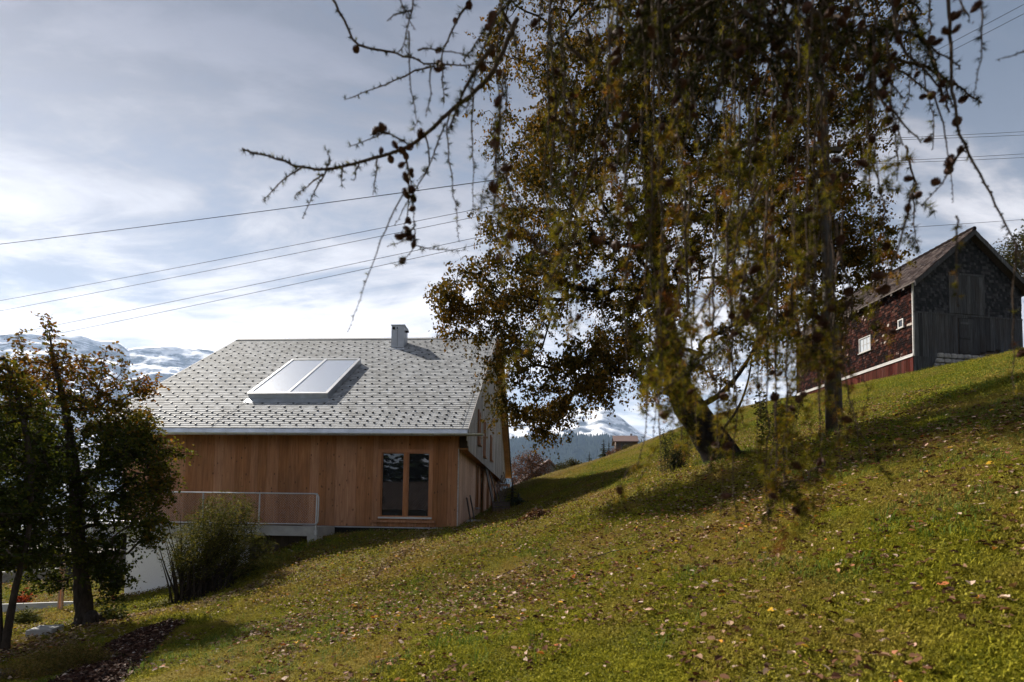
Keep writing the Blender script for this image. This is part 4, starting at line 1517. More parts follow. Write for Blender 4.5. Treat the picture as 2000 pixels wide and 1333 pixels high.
def leaves(C, n_per, spread, size, rng, droop=0.5, aspect=0.62, kite=True, tint=None):
    """leaf blades scattered round cluster centres C"""
    n = len(C) * n_per
    P = np.repeat(C, n_per, 0) + rng.normal(0, 1, (n, 3)) * np.asarray(spread)
    ang = rng.uniform(0, 2 * math.pi, n)
    el = rng.normal(-droop, 0.55, n)
    d = np.stack([np.cos(ang) * np.cos(el), np.sin(ang) * np.cos(el), np.sin(el)], -1)
    q = rng.normal(0, 1, (n, 3))
    s = np.cross(d, q); s /= np.linalg.norm(s, axis=1, keepdims=True)
    nm = np.cross(d, s)
    L = (size * rng.uniform(0.65, 1.3, n))[:, None]
    Wd = L * aspect * 0.5
    cup = rng.uniform(-0.12, 0.25, n)[:, None] * L
    if kite:
        V_ = np.stack([P, P + d * L * 0.42 + s * Wd - nm * cup, P + d * L, P + d * L * 0.42 - s * Wd - nm * cup], 1)
        o = (np.arange(n) * 4)[:, None]
        F_ = np.concatenate([o + np.array([[0, 1, 2]]), o + np.array([[0, 2, 3]])], 1).reshape(-1, 3)
        m = 2
    else:
        V_ = np.stack([P, P + d * L * 0.28 + s * Wd * 0.9 - nm * cup, P + d * L * 0.68 + s * Wd * 0.8 - nm * cup, P + d * L,
                       P + d * L * 0.68 - s * Wd * 0.8 - nm * cup, P + d * L * 0.28 - s * Wd * 0.9 - nm * cup], 1)
        o = (np.arange(n) * 6)[:, None]
        F_ = np.concatenate([o + np.array([[0, 1, 2, 3]]), o + np.array([[0, 3, 4, 5]])], 1).reshape(-1, 4)
        m = 2
    tn = rng.random(n) if tint is None else np.clip(tint(P, rng), 0, 1)
    return V_.reshape(-1, 3), F_, np.repeat(tn, m)


def sprays(C, n_tw, L, n_lf, size, rng, droop=0.6, aspect=0.62, kite=True, tint=None, jit=0.03, lf_droop=0.6, r_tw=0.0016):
    """short leafy twigs fanning out from cluster centres; returns leaves and twig tubes"""
    n = len(C) * n_tw
    P = np.repeat(C, n_tw, 0) + rng.normal(0, 0.05, (n, 3))
    a = rng.uniform(0, 2 * math.pi, n); e = rng.normal(-0.05, 0.55, n)
    d = np.stack([np.cos(a) * np.cos(e), np.sin(a) * np.cos(e), np.sin(e)], -1)
    ln = (L * rng.uniform(0.5, 1.35, n))[:, None]
    M1 = P + d * ln * 0.5 + np.array([0, 0, -0.10 * droop]) * ln
    T1 = P + d * ln * 0.92 + np.array([0, 0, -0.55 * droop]) * ln
    f = rng.uniform(0.12, 1.0, (n, n_lf, 1))
    Q = (1 - f) ** 2 * P[:, None] + 2 * f * (1 - f) * (2 * M1 - 0.5 * P - 0.5 * T1)[:, None] + f ** 2 * T1[:, None]
    Q = Q.reshape(-1, 3) + rng.normal(0, jit, (n * n_lf, 3))
    V_, F_, tn_ = leaves(Q, 1, (0, 0, 0), size, rng, lf_droop, aspect, kite, tint)
    tv, tf = frusta(np.concatenate([P, M1]), np.concatenate([M1, T1]), np.full(2 * n, r_tw * 1.3), np.full(2 * n, r_tw * 0.8), 3)
    return V_, F_, tn_, tv, tf


def blob_points(blobs, Y, rng, density=1.0, gap=0.5, gscale=1.1, seed=3, shell=0.35):
    """points filling photo-measured ellipses (px) given depth, with noisy gaps"""
    out = []
    for (cx_, cy_, rx, ry, yo, ryd, n) in blobs:
        c = at(cx_, cy_, Y + yo)
        sx = rx * (Y + yo) / FPX; sz = ry * (Y + yo) / FPX
        m = int(n * density)
        v = rng.normal(0, 1, (m * 3, 3)); v /= np.linalg.norm(v, axis=1, keepdims=True)
        r = rng.random(m * 3) ** shell
        q = v * r[:, None] * np.array([sx, ryd, sz]) + np.array(c)
        g = fbm(q[:, 0] / gscale + q[:, 1] * 0.37, q[:, 2] / gscale + q[:, 1] * 0.53, 3, seed)
        q = q[g > gap * 0.9 - 0.02][:m]
        out.append(q)
    return np.concatenate(out)


def bark_mat(name, stops, scale=3.0):
    m = Mat(name)
    v = m.coord('World', (1, 1, 0.35), jitter=False)
    n_ = m.noise(v, scale * 4, 6, 0.65, 0.5)
    m.bump(n_, 0.6, 0.03)
    return m.set(m.ramp(n_, stops), 0.95, 0, 0.04)


dark_bark = bark_mat('dark_bark', [(0.3, (0.014, 0.011, 0.009)), (0.6, (0.05, 0.04, 0.033)), (0.85, (0.11, 0.095, 0.08))])
birch_bark = bark_mat('old_birch_bark', [(0.35, (0.006, 0.005, 0.0045)), (0.60, (0.018, 0.015, 0.013)), (0.78, (0.07, 0.065, 0.06)), (0.90, (0.30, 0.29, 0.28))], 1.2)
twig_bark = bark_mat('larch_twig_bark', [(0.3, (0.03, 0.02, 0.015)), (0.6, (0.075, 0.056, 0.044)), (0.85, (0.17, 0.14, 0.115))], 12)


def trunk_mesh(mb, pts, n=12, jitter=0.06, seed=0):
    """smooth bark trunk through (point, radius) pairs"""
    r = random.Random(seed)
    P = [Vector(p) for p, _ in pts]; R_ = [q for _, q in pts]
    fine, fr = [], []
    for i in range(len(P) - 1):
        p0 = P[max(i - 1, 0)]; p1 = P[i]; p2 = P[i + 1]; p3 = P[min(i + 2, len(P) - 1)]
        for s in range(6):
            t = s / 6
            q = 0.5 * ((2 * p1) + (p2 - p0) * t + (2 * p0 - 5 * p1 + 4 * p2 - p3) * t * t + (3 * p1 - p0 - 3 * p2 + p3) * t ** 3)
            fine.append(q); fr.append((R_[i] * (1 - t) + R_[i + 1] * t) * (1 + r.uniform(-jitter, jitter)))
    fine.append(P[-1]); fr.append(R_[-1])
    mb.tube(fine, fr, n)
    return mb


# ------------------------------------------------------------------ the big birch
YB = 13.4
bb = at(1405, 905, YB); bb.z = gz(bb.x, bb.y)
birch = empty('birch_tree', bb, 0, 'large leaning birch with brown autumn leaves in the middle of the slope', 'tree')
tp = [(at(1424, 930, YB), 0.52), (at(1402, 880, YB), 0.43), (at(1366, 825, YB), 0.38), (at(1332, 770, YB), 0.33), (at(1308, 690, YB), 0.27), (at(1292, 560, YB), 0.21),
      (at(1275, 420, YB), 0.18), (at(1262, 250, YB), 0.14), (at(1262, 60, YB), 0.10), (at(1270, -160, YB), 0.06), (at(1275, -330, YB), 0.03)]
tp = [(p - bb, r) for p, r in tp]
tr_ = MB(); trunk_mesh(tr_, tp, 14, 0.06, 2)
# root flare
for dx, dy in ((0.7, -0.15), (-0.55, -0.1), (0.2, -0.6), (1.0, 0.1)):
    e = Vector((bb.x + dx, bb.y + dy, 0)); e.z = gz(e.x, e.y) - 0.06
    tr_.tube([Vector(tp[0][0]) + Vector((0, 0, 0.45)), (Vector(tp[0][0]) * 0.4 + (e - bb) * 0.6) + Vector((0, 0, 0.14)), e - bb], [0.24, 0.15, 0.05], 8)
tr_.build('trunk', birch_bark, birch, smooth_shade=True)
brg = np.random.default_rng(31)
blobs = [(1190, 120, 285, 300, 0, 3.2, 330), (1130, 400, 215, 190, -0.2, 2.8, 230), (985, 585, 150, 85, -0.4, 1.5, 95), (1080, 720, 135, 95, -0.5, 1.4, 105),
         (1200, 640, 150, 100, -0.5, 1.6, 80), (1255, 520, 200, 120, 0, 2.2, 90), (1470, 330, 200, 250, 0.6, 2.6, 210), (1580, 520, 160, 100, 0.5, 1.8, 75),
         (1320, -170, 360, 200, 0, 3.2, 230), (1420, 130, 220, 220, 0.4, 2.6, 190), (880, 610, 45, 60, -0.4, 0.6, 18), (1075, 815, 45, 40, -0.5, 0.5, 16), (1640, 470, 110, 70, 0.5, 1.0, 34),
         (1000, 790, 45, 50, -0.4, 0.5, 16), (1450, 690, 110, 70, 0.2, 1.0, 16), (1270, 735, 40, 50, 0, 0.6, 10), (1610, 455, 120, 90, 0.5, 1.4, 60), (1690, 505, 55, 45, 0.5, 0.7, 20), (1550, 600, 110, 65, 0.4, 1.0, 36), (1600, 290, 130, 130, 0.5, 1.6, 75), (1620, 60, 170, 130, 0.6, 1.8, 90)]
BT_ = blob_points(blobs, YB, brg, 1.0, 0.42, 1.4, 5) - np.array(bb)
hw = np.array([(p, r) for p, r in [(tuple(q), r) for q, r in tp[2:]]], dtype=object)
P0, P1, R0, R1 = grow([(tuple(q), r) for q, r in tp[2:]], BT_, brg, 0.10, 0.007, 0.46, 3, 0.15)
V, Fc = frusta(P0, P1, R0, R1, 5)
link('branches', np_mesh('branches', V, Fc, birch_bark, True), birch)
birch_leaf = leaf_mat('birch_autumn_leaf', [(0.0, (0.018, 0.020, 0.005)), (0.3, (0.045, 0.038, 0.007)), (0.55, (0.085, 0.054, 0.009)), (0.78, (0.15, 0.074, 0.012)), (0.93, (0.20, 0.11, 0.015)), (1.0, (0.30, 0.20, 0.025))], 0.42)
mid_pts = (P0 + P1) / 2
sel = (R1 < 0.02)
CL = np.concatenate([BT_, mid_pts[sel][brg.random(sel.sum()) < 0.5]])
V, Fc, tn, tv_, tf_ = sprays(CL, 4, 0.48, 15, 0.074, brg, 0.7, 0.75, True,
                   lambda P, r: r.normal(0.46, 0.17, len(P)) + 0.45 * (fbm(P[:, 0] / 0.7 + P[:, 1], P[:, 2] / 0.7, 3, 2) - 0.5), 0.035, 0.8)
link('twigs', np_mesh('twigs', tv_, tf_, birch_bark, True), birch)
crown = link('crown', np_mesh('crown', V, Fc, birch_leaf, col=tn), birch)
# slim second stems right of the trunk
for k, pl in enumerate([[(1352, 800, 13.5), (1400, 775, 13.6), (1440, 735, 13.7), (1478, 670, 13.8), (1500, 590, 13.9)], [(1395, 860, 13.6), (1440, 800, 13.8), (1462, 740, 13.9), (1470, 680, 14.0)]]):
    m_ = MB(); trunk_mesh(m_, [(at(*q) - bb, (0.085 if k == 0 else 0.04) - (0.015 if k == 0 else 0.008) * i) for i, q in enumerate(pl)], 8, 0.08, k)
    m_.build('stem', birch_bark, birch, smooth_shade=True)

# ------------------------------------------------------------------ left garden trees
hb_leaf = leaf_mat('hornbeam_autumn_leaf', [(0.0, (0.016, 0.026, 0.006)), (0.3, (0.036, 0.050, 0.009)), (0.5, (0.085, 0.090, 0.012)), (0.68, (0.13, 0.080, 0.014)), (0.85, (0.19, 0.068, 0.012)), (1.0, (0.30, 0.19, 0.025))], 0.5)


def hornbeam(name, Y, base_px, trunk_px, blobs_, n_leaf, label, seed, sprigs=(), size=0.070, extra_stems=(), hi_py=880.0):
    rg = np.random.default_rng(seed)
    b = at(*base_px, Y); b.z = gz(b.x, b.y)
    root = empty(name, b, 0, label, 'tree')
    tpp = [(at(px, py, Y + yo) - b, r) for px, py, yo, r in trunk_px]
    m_ = MB(); trunk_mesh(m_, tpp, 12, 0.07, seed)
    for q in range(5):
        an = q * 1.256 + 0.4
        e = Vector((math.cos(an), math.sin(an), 0)) * tpp[0][1] * 1.5
        e.z = gz(b.x + e.x, b.y + e.y) - b.z - 0.05
        m_.tube([Vector(tpp[0][0]) + Vector((0, 0, tpp[0][1] * 1.6)), e * 0.6 + Vector((0, 0, tpp[0][1] * 0.35)), e], [tpp[0][1] * 0.55, tpp[0][1] * 0.38, tpp[0][1] * 0.12], 7)
    m_.build('trunk', dark_bark, root, smooth_shade=True)
    for st_ in extra_stems:
        ms = MB(); trunk_mesh(ms, [(at(px, py, Y + yo) - b, r) for px, py, yo, r in st_], 8, 0.07, seed + 3)
        ms.build('stem', dark_bark, root, smooth_shade=True)
    T = blob_points(blobs_, Y, rg, 1.0, 0.43, 0.6, seed)
    for (x0, y0, x1, y1, n_) in sprigs:
        t = np.linspace(0, 1, n_)[:, None]
        a, c = np.array(at(x0, y0, Y)), np.array(at(x1, y1, Y))
        T = np.concatenate([T, a * (1 - t) + c * t + rg.normal(0, 0.025, (n_, 3))])
    T = T - np.array(b)
    P0_, P1_, R0_, R1_ = grow([(tuple(q), r) for q, r in tpp[2:]], T, rg, 0.08, 0.0042, 0.5, 3, 0.35)
    V_, F_ = frusta(P0_, P1_, R0_, R1_, 5)
    link('branches', np_mesh('branches', V_, F_, dark_bark, True), root)
    zt0 = at(base_px[0], hi_py, Y).z
    tintf = lambda P, r: r.normal(0.26, 0.12, len(P)) + 0.42 * smooth(P[:, 2] + b.z, zt0 - 0.4, zt0 + 1.6) + 0.22 * (fbm(P[:, 0] / 0.6 + P[:, 1], P[:, 2] / 0.6, 2, 4) - 0.5) + 0.25 * smooth(P[:, 0] + b.x, at(270, 900, Y).x, at(340, 900, Y).x)  # leaves yellower towards the right: sunlit crown edge put into leaf colour
    mids = (P0_ + P1_) / 2
    s_ = R1_ < 0.014
    CLs = np.concatenate([T, mids[s_]])
    V_, F_, tn_, tv_, tf_ = sprays(CLs, 4, 0.24, n_leaf, size, rg, 0.35, 0.62, False, tintf, 0.018, 0.25)
    link('twigs', np_mesh('twigs', tv_, tf_, dark_bark, True), root)
    link('crown', np_mesh('crown', V_, F_, hb_leaf, col=tn_), root)
    return root


hornbeam('hornbeam_tree', 11.2, (172, 1232),
         [(172, 1240, 0, 0.25), (165, 1195, 0, 0.165), (158, 1120, 0, 0.135), (152, 1040, 0, 0.125), (148, 960, 0, 0.115), (140, 880, 0, 0.095), (125, 790, 0, 0.06), (105, 700, 0, 0.03), (96, 650, 0, 0.01)],
         [(150, 900, 165, 130, 0, 1.5, 260), (105, 765, 85, 85, 0, 0.8, 80), (225, 800, 75, 60, 0, 0.7, 55), (270, 900, 75, 75, -0.2, 0.8, 80), (200, 1010, 130, 70, 0, 1.2, 110),
          (60, 960, 110, 120, 0, 1.2, 130), (120, 1075, 100, 35, 0, 0.8, 40), (215, 1105, 40, 45, -0.3, 0.4, 20), (285, 1000, 45, 60, -0.3, 0.5, 30), (310, 930, 32, 40, -0.2, 0.4, 20), (205, 1090, 60, 55, -0.3, 0.6, 45), (90, 1110, 70, 50, 0.2, 0.7, 45), (225, 1150, 25, 30, -0.3, 0.3, 12), (150, 850, 120, 80, 0, 1.2, 80), (60, 860, 80, 70, 0.2, 0.9, 60), (250, 850, 60, 50, 0, 0.6, 45)], 4,
         'tall leafy tree with orange top in front of the house on the left', 5,
         sprigs=[(100, 740, 92, 620, 12), (60, 760, 30, 655, 9), (190, 770, 212, 672, 10), (160, 760, 168, 690, 8), (215, 780, 240, 700, 8), (255, 770, 278, 738, 6), (280, 765, 308, 742, 5), (325, 890, 372, 882, 5), (120, 740, 128, 668, 8), (285, 1040, 300, 1075, 5)])
hornbeam('garden_tree', 8.7, (8, 1290),
         [(6, 1300, 0, 0.075), (14, 1240, 0, 0.055), (30, 1150, 0, 0.045), (48, 1080, 0, 0.038), (60, 1000, 0, 0.032), (58, 900, 0, 0.045), (40, 800, 0, 0.03), (10, 700, 0, 0.015)],
         [(10, 880, 85, 110, 0, 0.9, 110), (-60, 900, 120, 180, 0, 1.1, 150), (0, 760, 60, 60, 0, 0.6, 40), (40, 1010, 85, 60, 0, 0.7, 60), (20, 1080, 60, 40, 0, 0.5, 26), (-40, 1050, 90, 90, 0, 0.8, 60)], 4,
         'thin multi stemmed tree at the left edge of the picture', 15, sprigs=[(0, 760, -8, 690, 6), (20, 780, 8, 720, 6)], size=0.066,
         extra_stems=[[(2, 1290, 0, 0.06), (-4, 1180, 0, 0.05), (0, 1060, 0, 0.04), (8, 950, 0, 0.02)], [(12, 1270, 0.1, 0.03), (30, 1170, 0.2, 0.022), (40, 1080, 0.2, 0.015)]], hi_py=830.0)

# ------------------------------------------------------------------ upright willow bush
bush_leaf = leaf_mat('narrow_bush_leaf', [(0.0, (0.022, 0.030, 0.009)), (0.5, (0.060, 0.068, 0.015)), (0.85, (0.12, 0.115, 0.026)), (1.0, (0.20, 0.165, 0.05))], 0.45)


def stem_bush(name, base_px, Y, n_stems, top_fn, label, seed, leaf_size=0.09, leaf_n=26, base_r=0.55, r_st=0.016, mat=None, aspect=0.2, start=0.35, cat='bush', group=None):
    rg = np.random.default_rng(seed)
    b = at(*base_px, Y); b.z = gz(b.x, b.y)
    root = empty(name, b, 0, label, cat, group)
    P0_, P1_, R0_, R1_, CLs = [], [], [], [], []
    for i in range(n_stems):
        bx, by = rg.normal(0, base_r * 0.5, 2)
        p0 = np.array([bx, by * 0.6, gz(b.x + bx, b.y + by * 0.6) - b.z - 0.05])
        tip = np.array(top_fn(rg, Y)) - np.array(b)
        tip[0] += bx * 0.3
        prev = p0
        K = 8
        side = rg.normal(0, 0.05, 3)
        for s in range(1, K + 1):
            f = s / K
            q = p0 + (tip - p0) * np.array([f ** 1.5, f ** 1.5, f]) + side * math.sin(math.pi * f)
            P0_.append(prev); P1_.append(q); R0_.append(r_st * (1.15 - f * 0.95)); R1_.append(r_st * (1.15 - (f + 1 / K) * 0.95) if f < 1 else r_st * 0.1)
            if f > start:
                CLs.append(q); CLs.append((prev + q) / 2)
            prev = q
    V_, F_ = frusta(np.array(P0_), np.array(P1_), np.array(R0_), np.maximum(np.array(R1_), 0.001), 5)
    link('stems', np_mesh('stems', V_, F_, dark_bark, True), root)
    V_, F_, tn_ = leaves(np.array(CLs), leaf_n, (0.055, 0.055, 0.07), leaf_size, rg, 0.1, aspect, True)
    link('foliage', np_mesh('foliage', V_, F_, mat or bush_leaf, col=tn_), root)
    return root


def willow_top(rg, Y):
    a = rg.uniform(-1, 1)
    return at(436 + a * 98, 962 + abs(a) ** 2.4 * 120 + rg.exponential(26), Y + rg.normal(0, 0.5))


stem_bush('willow_bush', (398, 1178), 14.0, 150, willow_top, 'dense upright narrow leaved bush in front of the terrace railing', 3, 0.085, 13, 0.75, 0.016, start=0.48)


def bare_top(rg, Y):
    return at(rg.uniform(296, 350), rg.uniform(985, 1110), Y + rg.normal(0, 0.2))


stem_bush('pruned_shrub', (348, 1182), 13.8, 9, bare_top, 'sparse dark pruned stems beside the dense narrow leaved bush', 8, 0.08, 3, 0.12, 0.032, start=0.55)

# small plants
red_leaf = leaf_mat('red_shrub_leaf', [(0.0, (0.10, 0.015, 0.012)), (0.6, (0.26, 0.03, 0.02)), (1.0, (0.36, 0.09, 0.03))], 0.5)
stem_bush('red_shrub', (40, 1182), 17.6, 14, lambda rg, Y: at(rg.uniform(28, 58), rg.uniform(1150, 1172), Y + rg.normal(0, 0.12)), 'small shrub with bright red leaves on the lower lawn', 21, 0.07, 6, 0.2, 0.008, red_leaf, 0.6, 0.2, 'shrub')
grass_leaf = leaf_mat('ornamental_grass_blade', [(0.0, (0.05, 0.065, 0.02)), (1.0, (0.16, 0.16, 0.06))], 0.4)
stem_bush('ornamental_grass', (55, 1232), 12.9, 40, lambda rg, Y: at(rg.normal(55, 12), rg.uniform(1200, 1216), Y + rg.normal(0, 0.1)), 'tuft of tall grass behind the concrete block', 22, 0.2, 2, 0.12, 0.003, grass_leaf, 0.05, 0.3, 'plant')
sap_leaf = leaf_mat('sapling_leaf', [(0.0, (0.025, 0.035, 0.012)), (0.6, (0.06, 0.07, 0.018)), (1.0, (0.14, 0.11, 0.03))], 0.4)
stem_bush('leafy_sapling', (1520, 858), 12.6, 10, lambda rg, Y: at(rg.uniform(1470, 1565), rg.uniform(760, 835), Y + rg.normal(0, 0.25)), 'low leafy sapling between the birch and the utility pole', 23, 0.085, 9, 0.25, 0.010, sap_leaf, 0.6, 0.3, 'sapling')
stem_bush('ground_shrub', (225, 1212), 11.6, 12, lambda rg, Y: at(rg.uniform(196, 250), rg.uniform(1185, 1205), Y + rg.normal(0, 0.2)), 'low leafy shrub at the right foot of the tall left tree', 24, 0.08, 7, 0.3, 0.007, sap_leaf, 0.6, 0.2, 'shrub')
heath_leaf = leaf_mat('heather_leaf', [(0.0, (0.06, 0.06, 0.015)), (0.6, (0.14, 0.115, 0.028)), (1.0, (0.22, 0.13, 0.05))], 0.35)
for i, (hx, hy, hY, lab) in enumerate([(95, 1316, 6.9, 'low yellowish heather cushion at the front of the mulch bed'), (150, 1297, 7.25, 'low yellowish heather cushion farther up the mulch bed'), (55, 1330, 6.6, 'heather cushion in the bottom left corner')]):
    stem_bush('heather_plant', (hx, hy), hY, 90, lambda rg, Y, hx=hx, hy=hy: at(rg.normal(hx, 26), hy - abs(rg.normal(12, 9)), Y + rg.normal(0, 0.16)), lab, 40 + i, 0.028, 14, 0.42, 0.003, heath_leaf, 0.35, 0.1, 'plant', 'heather along the mulch bed')

# ------------------------------------------------------------------ conifers and far shrubs


def conifer(name, base, H, W, label, seed, mat, group=None, tiers=14, n=22, cat='tree', needle=0.5):
    rg = np.random.default_rng(seed)
    root = empty(name, base, 0, label, cat, group)
    MB().tube([(0, 0, -0.3), (0, 0, H * 0.55), (0, 0, H * 0.97)], [W * 0.075 + 0.02, W * 0.045 + 0.01, 0.008], 7).build('trunk', dark_bark, root, smooth_shade=True)
    V_, F_, C_ = [], [], []
    k = 0
    for t in range(tiers):
        f = (t + rg.uniform(-0.3, 0.3)) / tiers
        z = H * (0.08 + 0.90 * f)
        L = W * 0.5 * (1 - f) ** 0.85 + 0.03 * W
        m = max(5, int(n * (1 - f * 0.7)))
        for i in range(m):
            a = rg.uniform(0, 2 * math.pi); l = L * rg.uniform(0.6, 1.12)
            drop = -0.22 * l + rg.normal(0, 0.06) * l
            d = np.array([math.cos(a), math.sin(a), 0]); s = np.array([-math.sin(a), math.cos(a), 0])
            for g in range(4):
                g0, g1 = g / 4, (g + 1) / 4 + 0.12
                w = l * 0.34 * (1 - g0 * 0.55)
                p0 = d * l * g0 + np.array([0, 0, z + drop * g0])
                p1 = d * l * g1 + np.array([0, 0, z + drop * g1 + rg.normal(0, 0.03) * l])
                V_ += [p0, (p0 + p1) / 2 + s * w + np.array([0, 0, -0.12 * l * rg.random()]), p1, (p0 + p1) / 2 - s * w + np.array([0, 0, -0.12 * l * rg.random()])]
                F_ += [(k, k + 1, k + 2), (k, k + 2, k + 3)]; k += 4
                C_ += [rg.random()] * 2
    link('crown', np_mesh('crown', np.array(V_), np.array(F_), mat, col=C_), root)
    return root


fir_leaf = leaf_mat('fir_needles', [(0.0, (0.008, 0.014, 0.008)), (0.7, (0.022, 0.034, 0.015)), (1.0, (0.045, 0.055, 0.022))], 0.15)
yellow_fir = leaf_mat('pale_green_needles', [(0.0, (0.05, 0.07, 0.02)), (1.0, (0.10, 0.12, 0.035))], 0.3)


def fir_px(px, py_top, py_base, Y, wpx, label, seed, mat=fir_leaf, group='firs on the crest'):
    t, b = at(px, py_top, Y), at(px, py_base, Y)
    g = min(b.z, gz(b.x, b.y) + 2.5)
    conifer('fir_tree', (b.x, b.y, b.z - 1.5), t.z - b.z + 1.5, wpx * Y / FPX * 1.7, label, seed, mat, group)


fir_px(1151, 880, 908, 66, 16, 'small lone fir standing left of the pair of firs', 51)
fir_px(1179, 855, 892, 74, 20, 'taller left fir of the pair beside the chalet', 52)
fir_px(1189, 858, 890, 75, 13, 'slimmer right fir of the pair beside the chalet', 53)
fir_px(1176, 876, 893, 70, 9, 'little pale green fir in front of the pair of firs', 54, yellow_fir)
sp_ = at(1000, 1000, 22.0)
conifer('spruce_sapling', (sp_.x, sp_.y, gz(sp_.x, sp_.y)), 1.25, 0.9, 'small dark spruce sapling at the end of the side wall', 55, fir_leaf, None, 10, 12)
sp_ = at(1012, 1004, 21.5)
conifer('juniper_shrub', (sp_.x, sp_.y, gz(sp_.x, sp_.y)), 0.6, 1.2, 'low dark juniper right of the spruce sapling', 56, fir_leaf, None, 6, 16, 'shrub')
sp_ = at(1318, 892, 14.6)
stem_bush('yew_shrub', (1318, 896), 14.6, 24, lambda rg, Y: at(rg.normal(1318, 24), rg.uniform(835, 878), Y + rg.normal(0, 0.3)), 'dark evergreen shrub just left of the leaning birch trunk', 57, 0.06, 14, 0.35, 0.010, fir_leaf, 0.16, 0.15, 'shrub')


def round_tree(name, px, py, rx, ry, Y, label, seed, mat, n_t=260, n_leaf=10, size=0.2, spread=0.3, cat='tree', group=None, trunk_r=0.2, twig=0.012):
    rg = np.random.default_rng(seed)
    c = at(px, py, Y); sx, sz = rx * Y / FPX, ry * Y / FPX
    b = Vector((c.x, c.y, c.z - sz * 1.25))
    root = empty(name, b, 0, label, cat, group)
    H_ = sz * 1.25
    trk = [((0, 0, -0.5), trunk_r), ((0, 0, H_ * 0.35), trunk_r * 0.8), ((0, 0, H_ * 0.8), trunk_r * 0.55), ((0.05, 0, H_ * 1.3), trunk_r * 0.3)]
    m_ = MB(); trunk_mesh(m_, trk, 8, 0.05, seed); m_.build('trunk', dark_bark, root, smooth_shade=True)
    v = rg.normal(0, 1, (n_t, 3)); v /= np.linalg.norm(v, axis=1, keepdims=True)
    T = v * (rg.random(n_t) ** 0.35)[:, None] * np.array([sx, sx, sz]) + np.array([0, 0, H_])
    P0_, P1_, R0_, R1_ = grow(trk[1:], T, rg, 0.06, twig, 0.45, 3, 0.2)
    V_, F_ = frusta(P0_, P1_, R0_, R1_, 4)
    link('branches', np_mesh('branches', V_, F_, dark_bark), root)
    V_, F_, tn_ = leaves(T, n_leaf, (spread,) * 3, size, rg, 0.1, 0.6, True)
    link('crown', np_mesh('crown', V_, F_, mat, col=tn_), root)
    return root


redtree_leaf = leaf_mat('russet_twigs', [(0.0, (0.045, 0.024, 0.018)), (0.6, (0.10, 0.045, 0.032)), (1.0, (0.16, 0.08, 0.045))], 0.3)
dkbush = leaf_mat('dark_olive_leaf', [(0.0, (0.018, 0.022, 0.008)), (0.7, (0.045, 0.045, 0.015)), (1.0, (0.085, 0.06, 0.02))], 0.3)
round_tree('russet_tree', 1036, 925, 42, 45, 60, 'round bare russet tree beyond the crest, right of the house', 61, redtree_leaf, 700, 9, 0.16, 0.22, trunk_r=0.22, twig=0.015)
round_tree('hedge_bush', 1100, 920, 16, 14, 56, 'dark rounded bush right of the grey cottage', 62, dkbush, 130, 22, 0.16, 0.2, 'bush', trunk_r=0.08)
round_tree('hedge_bush', 1120, 914, 14, 16, 58, 'taller dark bush beside the rounded one near the cottage', 63, dkbush, 110, 20, 0.16, 0.2, 'bush', trunk_r=0.08)
round_tree('hedge_bush', 1200, 890, 16, 10, 62, 'brownish low bush on the crest below the pair of firs', 64, redtree_leaf, 90, 18, 0.14, 0.2, 'bush', trunk_r=0.06)
round_tree('hedge_bush', 1228, 880, 14, 9, 64, 'low olive bush in front of the chalet', 65, dkbush, 90, 18, 0.14, 0.2, 'bush', trunk_r=0.06)
round_tree('ash_tree', 2010, 505, 62, 60, 44, 'dark round tree behind the barn at the right edge', 66, dkbush, 300, 26, 0.2, 0.32, trunk_r=0.25)
# trees behind the camera, mirrored dark in the window
for i, (x_, y_, h_, w_) in enumerate(((-21, -24, 15, 11), (-16.5, -25, 17, 11), (-12.5, -24, 14, 10), (-26, -22, 14, 11), (-8.5, -24, 13, 10))):
    conifer('garden_spruce', (x_, y_, -2.0), h_, w_, ['leftmost', 'tallest middle', 'right of middle', 'outermost left', 'rightmost'][i] + ' spruce behind the neighbour house, seen only as reflection', 80 + i, fir_leaf, 'spruces behind the neighbour house', 22, 60)

# ------------------------------------------------------------------ larch hanging in front of the camera
larch_base = Vector((2.7, -1.9, gz(2.7, -1.9)))
larch = empty('larch_tree', larch_base, 0, 'larch with drooping cone laden twigs hanging blurred in the foreground', 'tree')
LB = np.array(larch_base)
lr = np.random.default_rng(77)
lm = MB()
trunk_mesh(lm, [((0, 0, -0.3), 0.40), ((0, 0, 1.0), 0.30), ((0.05, 0, 4.0), 0.26), ((0.0, 0.05, 8.0), 0.19), ((0, 0, 13.0), 0.07)], 14, 0.05, 4)
lm.build('trunk', dark_bark, larch, smooth_shade=True)


def W_(px, py, Y):
    return np.array(at(px, py, Y))


limbs = [
    [LB + (0, 0, 4.6), np.array([1.9, -0.3, 4.9]), np.array([1.1, 1.1, 4.6]), np.array([0.3, 1.75, 4.1]), np.array([-0.1, 1.95, 3.6])],
    [LB + (0, 0, 4.9), np.array([2.3, 0.2, 5.0]), np.array([1.7, 1.5, 4.4]), np.array([1.25, 2.0, 3.75])],
    [LB + (0, 0, 4.3), np.array([2.6, 0.4, 4.7]), np.array([2.2, 1.4, 4.5]), np.array([1.7, 1.9, 4.0])],
    [LB + (0, 0, 5.2), np.array([1.7, -0.2, 5.4]), np.array([0.7, 1.4, 4.9]), np.array([0.55, 2.0, 4.0]), np.array([0.5, 2.15, 3.5])],
]
for lp in limbs:
    m_ = MB(); trunk_mesh(m_, [(Vector(p - LB), 0.055 - 0.008 * i) for i, p in enumerate(lp)], 8, 0.08, 3)
    m_.build('limb', dark_bark, larch, smooth_shade=True)
limb_pts = np.concatenate([np.concatenate([np.linspace(lp[i], lp[i + 1], 12) for i in range(1, len(lp) - 1)]) for lp in limbs])

